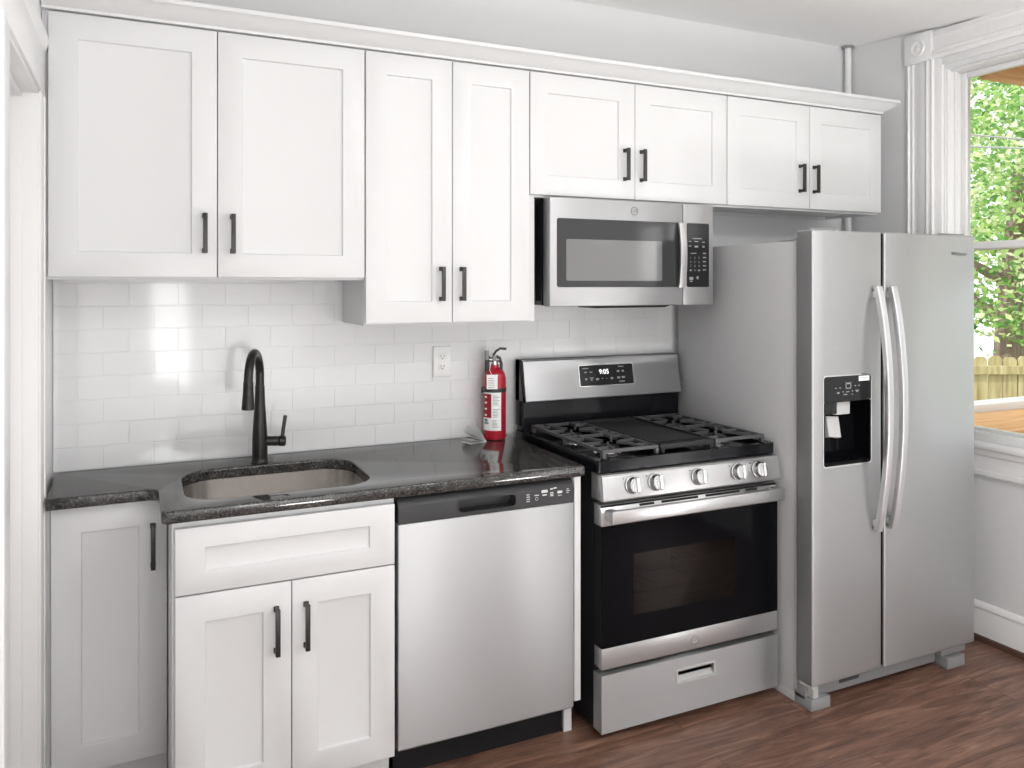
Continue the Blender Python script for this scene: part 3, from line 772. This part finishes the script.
# control panel and knobs
cpan = MB().prism([(-.62, .800), (-.698, .800), (-.703, .806), (-.690, .879), (-.683, .886), (-.62, .886)], 'x', RX0, RX1, .002)
cpan = cpan.build('control_panel', STEEL_B, t)
kd = Vector((0, -.984, .177)).normalized()
Mk = kd.to_track_quat('Z', 'Y').to_matrix().to_4x4()
for kx in (1.800, 1.892, 2.072, 2.246, 2.340):
    kc = Vector((kx, -.6966, .848))
    M = Matrix.Translation(kc) @ Mk
    kb = MB().lathe([(0, 0), (.0290, 0), (.0298, .0015), (.0290, .005), (.0262, .006), (.0255, .010), (.0250, .024), (.0238, .027), (0, .027)], 32, M).build('knob', KNOB, t)
    g = MB().box(-.0065, .0065, -.0245, .0245, .022, .043, .003, 3, M)
    g.build('grip', CHROME, kb)
mk = MB()
for kx in (1.800, 1.892, 2.072, 2.246, 2.340):
    mk.box(kx - .034, kx - .031, -.6945, -.6925, .869, .872)
mk.build('knob_marks', INKD, cpan)
# oven door
OZ0, OZ1 = .243, .787
gx0, gx1, gz0, gz1 = RX0 + .002, RX1 - .002, .314, .716
wx0, wx1, wz0, wz1 = 1.812, 2.246, .405, .612
od = MB()
ring_ = lambda x0, x1, z0, z1: [(x0, z0), (x1, z0), (x1, z1), (x0, z1)]
od.ring_slab(ring_(gx0 + .001, gx1 - .001, OZ0 + .004, OZ1 - .004), ring_(wx0 - .02, wx1 + .02, wz0 - .02, wz1 + .02), YR + .008, YR + .049)
od = od.build('oven_door', BLACKM, t)
MB().box(RX0 + .002, RX1 - .002, YR, YR + .05, OZ0, gz0 - .001, .003).build('bottom_rail', STEEL_B, od)
MB().prism([(YR + .05, gz1 + .001), (YR, gz1 + .001), (YR, OZ1 - .026), (YR + .012, OZ1 - .002), (YR + .05, OZ1)], 'x', RX0 + .002, RX1 - .002, .0015).build('top_rail', STEEL_B, od)
pn = MB()
pn.box(gx0, wx0, YR - .001, YR + .006, gz0, gz1).box(wx1, gx1, YR - .001, YR + .006, gz0, gz1).box(wx0, wx1, YR - .001, YR + .006, gz0, wz0).box(wx0, wx1, YR - .001, YR + .006, wz1, gz1)
pn.build('glass_panel', BGLASS, od)
MB().box(wx0, wx1, YR - .001, YR + .004, wz0, wz1).build('window', OGLASS, od)
slt = MB()
for xa, xb in ((1.840, 1.900), (1.930, 2.085), (2.118, 2.270), (2.298, 2.352)):
    Ms = Matrix.Translation((0, YR + .0055, OZ1 - .0150)) @ Matrix.Rotation(-math.atan2(.012, .024), 4, 'X')
    slt.box(xa, xb, -.0012, .0005, -.004, .004, 0, 2, Ms)
slt.build('vent_slots', BLACKM, od)
hn = MB()
hn.box(RX0 + .012, RX1 - .012, YR - .052, YR - .034, .735, .778, .004, 3)
for xx in (RX0 + .014, RX1 - .044): hn.box(xx, xx + .030, YR - .040, YR - .0005, .740, .774, .003)
hn.build('handle', STEEL_B, od)
em = MB().cyl((2.066, YR - .002, .276), (2.066, YR + .001, .276), .0155, n=32)
em = em.build('emblem', STEEL, od)
e2 = MB().torus((2.066, YR - .0022, .276), .0140, .0009, 'y', 32, 6); e2.text('GE', 2.066, YR - .0026, .276, .015, shear=.25)
e2.build('emblem_lettering', EMB, em)
# storage drawer
dz0, dz1 = .034, .225
sd = MB()
px0, px1, pz0, pz1 = 1.992, 2.150, .142, .182
for (a, b2, c, d) in ((RX0, px0, dz0, dz1), (px1, RX1, dz0, dz1), (px0, px1, dz0, pz0), (px0, px1, pz1, dz1)):
    sd.box(a, b2, YR - .002, YR + .05, c, d)
sd.box(px0, px1, YR + .018, YR + .05, pz0, pz1)
sd = sd.build('storage_drawer', STEEL, t)
MB().ring_slab(rrect(px0 - .006, px1 + .006, pz0 - .006, pz1 + .006, .006, 3), rrect(px0 + .001, px1 - .001, pz0 + .001, pz1 - .001, .003, 3), YR - .0045, YR + .004).prism([(YR + .017, pz1), (YR + .017, pz0 + .014), (YR + .001, pz0 + .001), (YR + .017, pz0 + .001)], 'x', px0, px1).build('pull', LGREY, sd)
# backguard
bgd = MB().prism([(-.022, .905), (-.092, .905), (-.086, 1.052), (-.022, 1.052)], 'x', RX0 + .004, RX1 - .004, .003)
bgd.prism([(-.022, 1.052), (-.100, 1.052), (-.096, 1.049), (-.070, 1.212), (-.060, 1.216), (-.022, 1.216)], 'x', RX0 - .001, RX0 + .006, .002)
bgd.box(RX0 - .001, RX1 + .001, -.062, -.022, .95, 1.2165, .003)
bgd = bgd.build('backguard', BLACK, t)
bt = math.atan2(.030, .165)
fp = MB().prism([(-.060, 1.050), (-.104, 1.050), (-.107, 1.054), (-.0793, 1.209), (-.074, 1.214), (-.060, 1.214)], 'x', RX0 + .006, RX1 - .001, .002)
fp.build('backguard_panel', STEEL, bgd)
Mb = Matrix.Translation((2.073, -.0922 - .0008, 1.141)) @ Matrix.Rotation(-bt, 4, 'X')
dp = MB().prism(rrect(-.130, .130, -.042, .042, .007, 4), 'y', -.0012, .002, 0, 2, Mb)
dp = dp.build('display', CTRL, bgd)
rg = MB()
o_l, i_l = rrect(-.133, .133, -.045, .045, .009, 4), rrect(-.130, .130, -.042, .042, .007, 4)
rg.ring_slab(o_l, i_l, -.0020, .002); bmesh.ops.transform(rg.bm, matrix=Mb, verts=rg.bm.verts); rg.build('display_rim', CHROME, dp)
Mt = Mb @ Matrix.Translation((0, -.0018, 0)) @ Matrix.Rotation(PI / 2, 4, 'X')
MB().text('9:05', 0, 0, 0, .028, M=Mt @ Matrix.Translation((-.012, .013, 0))).build('clock_digits', LED, dp)
ik = MB()
def bk_(x, z, w, h): ik.box(x - w / 2, x + w / 2, -.0018, -.0012, z - h / 2, z + h / 2, 0, 2, Mb)
for x, z, w, h in ((-.112, .030, .028, .003), (-.112, .014, .012, .004), (-.087, .014, .012, .004), (-.112, -.014, .010, .007), (-.086, -.010, .018, .004), (-.086, -.018, .008, .005),
                   (-.058, -.016, .013, .008), (-.034, -.014, .006, .004), (-.014, -.015, .007, .002), (.012, -.015, .012, .008), (.060, .032, .026, .003), (.045, .013, .012, .008),
                   (.068, .013, .010, .008), (.045, -.014, .014, .008), (.068, -.013, .015, .008), (.060, -.030, .026, .004)): bk_(x + .012, z, w, h)
ik.build('button_marks', INKS, dp)
# burners, grates and griddle
def burner(x, y, r):
    bb = MB().lathe([(0, .0005), (r + .012, .0005), (r + .012, .004), (r + .002, .007), (r, .018), (0, .018)], 28, Matrix.Translation((x, y, .916))).build('burner', CHROME, t)
    MB().lathe([(0, .0185), (r + .003, .0185), (r + .004, .022), (r, .026), (0, .027)], 28, Matrix.Translation((x, y, .916))).build('burner_cap', BLACKM, bb)
for x in (1.825, 2.305):
    burner(x, -.245, .034); burner(x, -.500, .040)
burner(2.066, -.37, .030)
GZ = .960
def grate(x0, x1, y0, y1):
    g = MB(); w, h = .0115, .012; xc = (x0 + x1) / 2
    def bar_(p, q, w_=w, h_=h): g.tube([p, q], 0, sq=(w_, h_), up=Vector((0, 0, 1)))
    zz = GZ - h / 2
    # rim: front and rear aprons drop down, side rails on short feet
    for x in (x0, x1): bar_((x, y0, zz), (x, y1, zz))
    for y in (y0, y1): bar_((x0 - w / 2, y, zz), (x1 + w / 2, y, zz))
    ym = (y0 + y1) / 2
    bar_((x0, ym, zz), (x1, ym, zz))
    for x in (x0, x1):
        for y in (y0, ym, y1): g.box(x - .007, x + .007, y - .009, y + .009, .9305, GZ - .008, .003)
    for ya, yb in ((y0, ym), (ym, y1)):
        yc = (ya + yb) / 2; L = yb - ya
        for fr_ in (.18, .5, .82):
            yy = ya + L * fr_; k = .040 if abs(fr_ - .5) < .2 else .058
            bar_((x0, yy, zz), (xc - k, yy, zz), .0078); bar_((x1, yy, zz), (xc + k, yy, zz), .0078)
        for sx in (-1, 1):
            for sy in (-1, 1):
                g.tube([(xc + sx * .018, yc + sy * .018, zz + .002), (xc + sx * .045, yc + sy * .060, zz + .003), (xc + sx * .058, yc + sy * L * .5, zz)], 0, sq=(.008, .011), up=Vector((0, 0, 1)))
    return g.build('grate', CASTI, t)
grate(1.722, 1.936, -.640, -.112); grate(2.196, 2.410, -.640, -.112)
gd = MB(); gx0, gx1 = 1.950, 2.182
gd.box(gx0, gx1, -.600, -.150, .944, .957, .004, 3)
gd.ring_slab(rrect(gx0 - .004, gx1 + .004, -.606, -.144, .014, 4), rrect(gx0 + .006, gx1 - .006, -.594, -.156, .010, 4), .942, .9625, 'z')
gd.box(gx0, gx1, -.648, -.634, .942, .962, .004); gd.box(gx0, gx1, -.118, -.106, .942, .962, .004)
for x in (gx0 + .012, gx1 - .012):
    gd.box(x - .007, x + .007, -.645, -.60, .938, .954, .003).box(x - .007, x + .007, -.15, -.11, .938, .954, .003)
    for y in (-.64, -.112): gd.box(x - .007, x + .007, y - .007, y + .007, .9305, .948, .002)
gd.build('griddle', GRIDDLE, t)

# ------------------------------------------------------------------ over-the-range microwave
MX0, MX1, MY = 1.661, 2.404, -.370; MZ0, MZ1 = 1.436, 1.8375
t = thing('microwave', 'stainless over-the-range microwave mounted under the short cabinet', 'microwave', ((MX0 + MX1) / 2, -.19, MZ0))
MB().box(MX0 + .003, MX1 - .003, MY + .066, -.006, MZ0 + .004, MZ1 - .0005, .002).build('body', DKSTEEL, t)
MB().box(MX0 + .001, MX1 - .001, MY + .054, MY + .066, MZ0 + .003, MZ1 - .002).box(MX0 + .002, MX0 + .004, -.29, MY + .12, MZ0 + .02, MZ1 - .02).build('gasket', BLACKM, t)
xs = 2.255
dgx0, dgx1, dgz0, dgz1 = 1.690, 2.246, 1.507, 1.7605
d = MB()
d.box(MX0, xs - .001, MY, MY + .054, MZ0, MZ1 - .001, .004, 3)
d = d.build('door', STEEL, t)
MB().prism(rrect(dgx0, dgx1, dgz0, dgz1, .008, 4), 'y', MY - .0022, MY + .002).build('glass_panel', MWGL, d)
MB().prism(rrect(1.728, 2.153, 1.531, 1.6845, .007, 4), 'y', MY - .0026, MY - .001).build('window', MWSCR, d)
hp = []
for j in range(13):
    q = j / 12; hp.append((2.240 + .012 * 0, MY - .010 - .014 * math.sin(PI * q) ** .8, 1.506 + q * .253))
MB().tube(hp, 0, sq=(.010, .030), up=Vector((1, 0, 0))).build('handle', MWH, d)
em = MB().lathe([(0, 0), (.0165, 0), (.0165, .0015), (.0150, .002), (0, .002)], 32, Matrix.Translation((2.026, MY + .0002, 1.798)) @ Matrix.Rotation(PI / 2, 4, 'X')).build('emblem', STEEL, d)
MB().torus((2.026, MY - .0022, 1.798), .0152, .0009, 'y', 32, 6).text('GE', 2.026, MY - .0024, 1.798, .0155, shear=.25).build('emblem_lettering', EMB, em)
cpn = MB().box(xs + .001, MX1, MY, MY + .054, MZ0, MZ1 - .001, .004, 3).build('control_panel', STEEL, t)
kp = MB().prism(rrect(2.273, 2.381, 1.507, 1.7605, .006, 4), 'y', MY - .0022, MY + .002).build('keypad', CTRL, cpn)
ik = MB(); yk = MY - .0026
nums = ['1', '2', '3', '4', '5', '6', '7', '8', '9', '', '0', '']
for i, s_ in enumerate(nums):
    x = 2.290 + (i % 3) * .0205; z = 1.623 - (i // 3) * .0165
    if s_: ik.text(s_, x, yk, z, .0125)
    else: ik.box(x - .005, x + .005, yk, yk + .0003, z - .003, z + .003)
for i in range(5): ik.box(2.350, 2.366, yk, yk + .0003, 1.6415 - i * .0165 - .0022, 1.6415 - i * .0165 + .0022)
for x, z, w, h in ((2.322, 1.700, .046, .003), (2.287, 1.688, .012, .003), (2.318, 1.688, .018, .003), (2.353, 1.686, .012, .003), (2.287, 1.670, .013, .004), (2.318, 1.668, .018, .007), (2.353, 1.668, .010, .007),
                   (2.304, 1.641, .028, .003), (2.293, 1.541, .018, .012), (2.293, 1.530, .012, .004), (2.324, 1.544, .009, .011)):
    ik.box(x - w / 2, x + w / 2, yk, yk + .0003, z - h / 2, z + h / 2)
ik.build('key_legends', INKS, kp)
v_ = MB().prism([(-.33, MZ0 + .003), (-.33, MZ0 - .002), (-.30, MZ0 - .010), (-.16, MZ0 - .010), (-.13, MZ0 + .003)], 'x', 1.90, 2.22, .001)
v_.build('vent_grille', BLACKM, t)

# ------------------------------------------------------------------ refrigerator
FX0, FX1 = 2.4665, 3.303; YF_ = -.842; ZT_ = 1.711; ZB_ = .094
t = thing('refrigerator', 'stainless side-by-side refrigerator with ice and water dispenser', 'refrigerator', (2.885, -.42, 0))
cs = MB().box(FX0, FX1, -.745, -.052, .030, 1.674, .004)
cs.box(FX0 + .0005, FX0 + .05, -.745, -.10, .001, .035, .001).box(FX1 - .05, FX1, -.745, -.10, .001, .035, .001)
cs.build('case', FSIDE, t)
MB().box(FX0 - .001, FX0 + .02, -.757, -.7452, .05, 1.676, .0015).box(FX1 - .02, FX1 + .001, -.757, -.7452, .05, 1.676, .0015).build('case_trim', LGREY, t)
MB().box(2.8000, 2.8140, -.834, -.7655, ZB_ + .01, ZT_ - .004).box(FX0 + .022, FX1 - .022, -.765, -.7455, .11, 1.668).build('gasket_and_gap_shade', GASKET_GAP, t)  # first box is painted shade filling the door gap, second the gasket
# doors
def fridge_door(name, x0, x1, hole=None):
    m = MB(); ya, yb = YF_, -.766
    if not hole:
        m.box(x0, x1, ya, yb, ZB_, ZT_, .007, 4)
    else:
        hx0, hx1, hz0, hz1 = hole; bm = m.bm; L = []
        for y in (ya, yb):
            L.append([[bm.verts.new((x, y, z)) for z in (ZB_, hz0, hz1, ZT_)] for x in (x0, hx0, hx1, x1)])
        fs = []
        for k, G in enumerate(L):
            for i in range(3):
                for j in range(3):
                    if i == 1 and j == 1: continue
                    fs.append(bm.faces.new((G[i][j], G[i + 1][j], G[i + 1][j + 1], G[i][j + 1])))
        A, B = L
        for i in range(3):
            fs.append(bm.faces.new((A[i][0], A[i + 1][0], B[i + 1][0], B[i][0]))); fs.append(bm.faces.new((A[i][3], A[i + 1][3], B[i + 1][3], B[i][3])))
            fs.append(bm.faces.new((A[0][i], A[0][i + 1], B[0][i + 1], B[0][i]))); fs.append(bm.faces.new((A[3][i], A[3][i + 1], B[3][i + 1], B[3][i])))
        for (p, q) in (((1, 1), (2, 1)), ((2, 1), (2, 2)), ((2, 2), (1, 2)), ((1, 2), (1, 1))):
            fs.append(bm.faces.new((A[p[0]][p[1]], A[q[0]][q[1]], B[q[0]][q[1]], B[p[0]][p[1]])))
        bmesh.ops.recalc_face_normals(bm, faces=fs)
        es = [e for e in bm.edges if e.calc_face_angle(0) > 1 and all(abs(v.co.x - x0) < 1e-5 or abs(v.co.x - x1) < 1e-5 or abs(v.co.z - ZB_) < 1e-5 or abs(v.co.z - ZT_) < 1e-5 for v in e.verts)]
        bmesh.ops.bevel(bm, geom=es, offset=.007, segments=4, profile=.5, affect='EDGES')
    o = m.build(name, STEEL, t)
    o.data.materials.append(DOORSIDE)      # painted edges of the stainless door skin
    for p_ in o.data.polygons:
        if abs(p_.normal.x) > .95: p_.material_index = 1
    return o
HX = (2.514, 2.738, .872, 1.098)
dl = fridge_door('freezer_door', 2.4565, 2.7995, HX)
dr = fridge_door('fridge_door', 2.8145, 3.322)
def fhandle(x, par):
    pts = []
    for j in range(25):
        q = j / 24; z = .614 + q * .894
        pts.append((x, YF_ - .014 - .050 * (1 - (2 * q - 1) ** 2) ** .9, z))
    h = MB().tube(pts, 0, sq=(.029, .020), up=Vector((0, -1, 0)))
    for z in (.642, 1.480): h.box(x - .013, x + .013, YF_ - .018, YF_ - .0003, z - .013, z + .013, .003)
    h.build('handle', HANDLE, par)
fhandle(2.764, dl); fhandle(2.839, dr)
# dispenser
bz = MB().ring_slab(rrect(2.504, 2.746, .862, 1.192, .014, 5), rrect(2.5085, 2.7415, .8675, 1.1875, .011, 5), YF_ - .003, YF_ + .004)
bz = bz.build('dispenser_bezel', CHROME, dl)
dpn = MB().prism(rrect(2.5085, 2.7415, 1.096, 1.1875, .010, 5), 'y', YF_ - .0025, YF_ + .001)
dpn = dpn.build('dispenser_panel', CTRL, dl)
cav = MB(); hx0, hx1, hz0, hz1 = 2.5085, 2.7415, .8675, 1.0965
cav.box(HX[0], HX[1], YF_ + .070, YF_ + .074, HX[2], HX[3])
cav.box(HX[0], HX[0] + .002, YF_, YF_ + .07, HX[2], HX[3]).box(HX[1] - .002, HX[1], YF_, YF_ + .07, HX[2], HX[3])
cav.prism([(YF_ + .07, HX[2]), (YF_ - .001, HX[2]), (YF_ - .001, HX[2] + .008), (YF_ + .07, HX[2] + .030)], 'x', HX[0], HX[1])
cav.box(HX[0], HX[1], YF_, YF_ + .07, HX[3] - .004, HX[3] + .0)
cav.ring_slab(rrect(hx0, hx1, hz0, hz1, .011, 5), rrect(HX[0] + .001, HX[1] - .001, HX[2] + .001, HX[3] - .001, .009, 5), YF_ - .0022, YF_ - .0004)
cav = cav.build('dispenser_recess', BGLASS, dl)
MB().box(2.590, 2.664, YF_ + .022, YF_ + .066, 1.044, 1.092, .003).build('ice_chute', LGREY, dl)
MB().box(2.516, 2.588, YF_ + .012, YF_ + .068, 1.050, 1.093, .002).build('chute_housing', CTRL, dl)
Mp = Matrix.Translation((2.592, YF_ + .034, 1.002)) @ Matrix.Rotation(math.radians(-16), 4, 'X') @ Matrix.Rotation(math.radians(6), 4, 'Y')
MB().box(-.030, .030, -.003, .003, -.040, .036, .002, 2, Mp).box(-.030, -.025, 0, .028, -.040, .036, .001, 2, Mp).box(.025, .030, 0, .028, -.040, .036, .001, 2, Mp).build('paddle', LGREY, dl)
stk = MB().box(2.680, 2.733, YF_ - .0032, YF_ - .0026, 1.166, 1.1845, .002, 1).build('sticker', PAPER, dpn)
sk2 = MB()
for i in range(2): sk2.box(2.686, 2.722 - .008 * i, YF_ - .0035, YF_ - .0031, 1.177 - .006 * i, 1.179 - .006 * i)
sk2.build('print', INKS, stk)
ik = MB(); yk = YF_ - .0029
def pb(u, v, w, h):
    # u,v = 0..1 on the control panel
    x = 2.5085 + u * .233; z = 1.1875 - v * .0915; ik.box(x - w / 2, x + w / 2, yk, yk + .0004, z - h / 2, z + h / 2)
pb(.465, .37, .003, .022); pb(.565, .37, .003, .022); pb(.515, .49, .024, .003); pb(.515, .30, .014, .005)
for u, v_2, w, h in ((.25, .46, .008, .003), (.34, .46, .008, .003), (.66, .41, .007, .003), (.74, .41, .008, .003), (.30, .65, .010, .006), (.40, .62, .006, .003), (.50, .63, .014, .003), (.60, .61, .005, .004),
                     (.70, .60, .016, .003), (.70, .64, .008, .003), (.45, .73, .018, .003), (.60, .74, .006, .003)): pb(u, v_2, w, h)
ik.build('button_marks', INKS, dpn)
MB().text('Whirlpool', 3.225, YF_ - .0006, 1.637, .0215, shear=.2).build('logo', INKD, dr)
# hinge covers, grille and feet
for (xa, xb) in ((2.475, 2.60), (3.17, 3.295)):
    MB().prism([(-.812, 1.7115), (-.770, 1.7115), (-.762, 1.705), (-.755, 1.690), (-.735, 1.682), (-.66, 1.679), (-.655, 1.6745), (-.768, 1.6745), (-.768, 1.7095), (-.812, 1.7095)], 'x', xa, xb).box(xa, xb, -.845 + .03, -.79, 1.7105, 1.7185, .002).build('hinge_cover', GREYP, t)
gr = MB().box(2.56, 3.16, -.790, -.7455, .026, .088, .003)
gr.box(2.4665, 2.56, -.800, -.7455, .028, .088, .003).box(3.16, 3.303, -.815, -.7455, .055, .088, .003)
gr.build('base_grille', GREYP, t)
MB().box(2.64, 2.74, -.7915, -.789, .050, .074).build('grille_slot', INKD, t)
MB().box(2.4665, 2.558, -.829, -.7455, .0005, .042, .003).build('foot', GREYP, t)
MB().box(3.190, 3.292, -.822, -.7455, .0005, .044, .003).build('foot', GREYP, t)
MB().box(2.476, 2.50, -.828, -.80, .044, .090, .002).box(2.462, 2.480, -.835, -.775, .082, .0925, .002).build('lower_hinge', LGREY, t)

# ------------------------------------------------------------------ corner pipe
pp = thing('water_pipe', 'white painted vertical pipe in the corner by the ceiling', 'pipe', (3.530, -.025, 0))
MB().cyl((3.530, -.025, .001), (3.530, -.025, H - .006), .0155, n=20).build('pipe', TRIM, pp)
MB().lathe([(.0160, 0), (.026, .004), (.028, .012), (.016, .012)], 20, Matrix.Translation((3.530, -.025, H - .017))).build('collar', GREYP, pp)

# ------------------------------------------------------------------ outside the window
YAW = math.radians(25.055); RT = Vector((math.cos(YAW), -math.sin(YAW), 0)); FW = Vector((math.sin(YAW), math.cos(YAW), 0)); C0 = Vector((.3089, -2.9475, 0))
def yard(r, d, z): return C0 + RT * r + FW * d + Vector((0, 0, z))
GZ0 = -1.1
struct(MB().box(XR + .3, 24, -14, 20, GZ0 - .2, GZ0).build('ground', GROUND))
Mf = Matrix.Translation(C0 + FW * 8.2) @ Matrix(((RT.x, FW.x, 0, 0), (RT.y, FW.y, 0, 0), (0, 0, 1, 0), (0, 0, 0, 1)))
fn = thing('fence', 'weathered yellow pine dog-ear fence across the yard outside the window', 'fence', yard(6, 8.2, GZ0))
pb_ = MB(); ft = .775
for i in range(40):
    x = 2.6 + i * .152; h = ft + random.uniform(-.012, .012)
    pb_.prism([(x, GZ0 + .03), (x + .134, GZ0 + .03), (x + .134, h - .03), (x + .106, h), (x + .028, h), (x, h - .03)], 'y', 0, .018, 0, 2, Mf)
pb_.build('board_panel', FENCEM, fn)
for z in (.60, -.35): MB().box(2.6, 8.65, -.040, -.001, z, z + .088, .003, 1, Mf).build('rail', FENCEM, fn)
for x in (2.7, 5.1, 7.5): MB().box(x, x + .09, .020, .11, GZ0, ft - .06, .003, 1, Mf).build('post', FENCEM, fn)
def tree(label, r, d, hgt, tr_r, cz0, cz1, cr, nleaf, ls, seed):
    rnd = random.Random(seed); base = yard(r, d, GZ0)
    t = thing('tree', label, 'tree', base, 'trees in the yard')
    k = MB(); pts = []; rad = []
    for i in range(9):
        q = i / 8; pts.append(base + Vector((.10 * math.sin(q * 3 + seed), .08 * math.cos(q * 2.2), 0)) + Vector((0, 0, q * hgt))); rad.append(tr_r * (1.25 - .95 * q))
    k.tube(pts, rad, 12)
    for i in range(8):
        s0 = pts[4 + i % 4]; a = rnd.uniform(0, 2 * PI); L = rnd.uniform(.5, .95) * cr
        e1 = s0 + Vector((math.cos(a) * L * .5, math.sin(a) * L * .5, L * .30)); e2 = s0 + Vector((math.cos(a) * L, math.sin(a) * L, L * .42))
        k.tube([s0, e1, e2], [tr_r * .35, tr_r * .22, tr_r * .1], 8)
    k.build('trunk', BARK, t)
    lf = MB()
    cl = []
    for i in range(int(nleaf / 40)):
        a = rnd.uniform(0, 2 * PI); q = rnd.random(); z = cz0 + (cz1 - cz0) * q
        rr = cr * math.sqrt(rnd.random()) * (1 - .5 * abs(2 * q - .8) ** 2)
        cl.append(base + Vector((math.cos(a) * rr, math.sin(a) * rr, z - GZ0)))
    for c in cl:
        for j in range(40):
            p = c + Vector((rnd.gauss(0, .20), rnd.gauss(0, .20), rnd.gauss(0, .15)))
            u = Vector((rnd.gauss(0, 1), rnd.gauss(0, 1), rnd.gauss(0, .6))).normalized(); n = Vector((rnd.gauss(0, 1), rnd.gauss(0, 1), rnd.gauss(.8, 1))).normalized()
            w_ = u.cross(n).normalized(); s = ls * rnd.uniform(.6, 1.35)
            lf.quad(p - u * s * .6, p + w_ * s * .34, p + u * s * .6, p - w_ * s * .34)
    lf.build('foliage', LEAF, t, smooth=5)
    return t
tree('broad green tree with a thick trunk just behind the fence', 6.68, 10.6, 4.2, .21, 1.0, 5.4, 2.3, 20000, .082, 3)
tree('paler green tree filling the upper window, further back behind the fence', 12.6, 17.2, 6.2, .15, 2.0, 9.5, 3.4, 12000, .16, 11)
cbl = MB()
for q in (0, 1):
    p0, p1 = yard(2.2, 4.6 + q * .2, 2.42 - .05 * q), yard(6.5, 5.6 + q * .2, 2.62 + .12 * q)
    pts = [p0.lerp(p1, i / 12) + Vector((0, 0, -.12 * math.sin(PI * i / 12))) for i in range(13)]
    cbl.tube(pts, .006, 6)
tag(cbl.build('utility_cable', WIRE), 'thin grey overhead wires crossing the trees outside', 'cable')
# porch
pr_ = thing('porch_roof', 'orange cedar porch roof framing above the window outside', 'porch roof', (4.6, -1.6, 2.4))
MB().box(XR + .17, 5.6, -.62, -.575, 2.44, 2.58, .004).build('beam', ORANGE, pr_)
for x in (4.2, 4.8, 5.4): MB().box(x, x + .045, -2.9, -.625, 2.46, 2.57, .003).build('rafter', ORANGE, pr_)
MB().box(XR + .17, 5.7, -3.0, -.55, 2.582, 2.60).build('roof_board', ORANGE, pr_)
rl = thing('porch_rail', 'cedar bench board and white painted cap just outside the sill', 'railing', (5.0, .05, .76))
MB().box(XR + .18, 7.5, -.42, .02, .760, .795, .004).build('cedar_board', ORANGE, rl)
MB().box(XR + .18, 7.5, .035, .165, .775, .835, .004).build('white_cap', DWHITE, rl)
for x in (4.0, 7.3): MB().box(x, x + .09, -.10, -.01, GZ0, .759).build('post', ORANGE, rl)
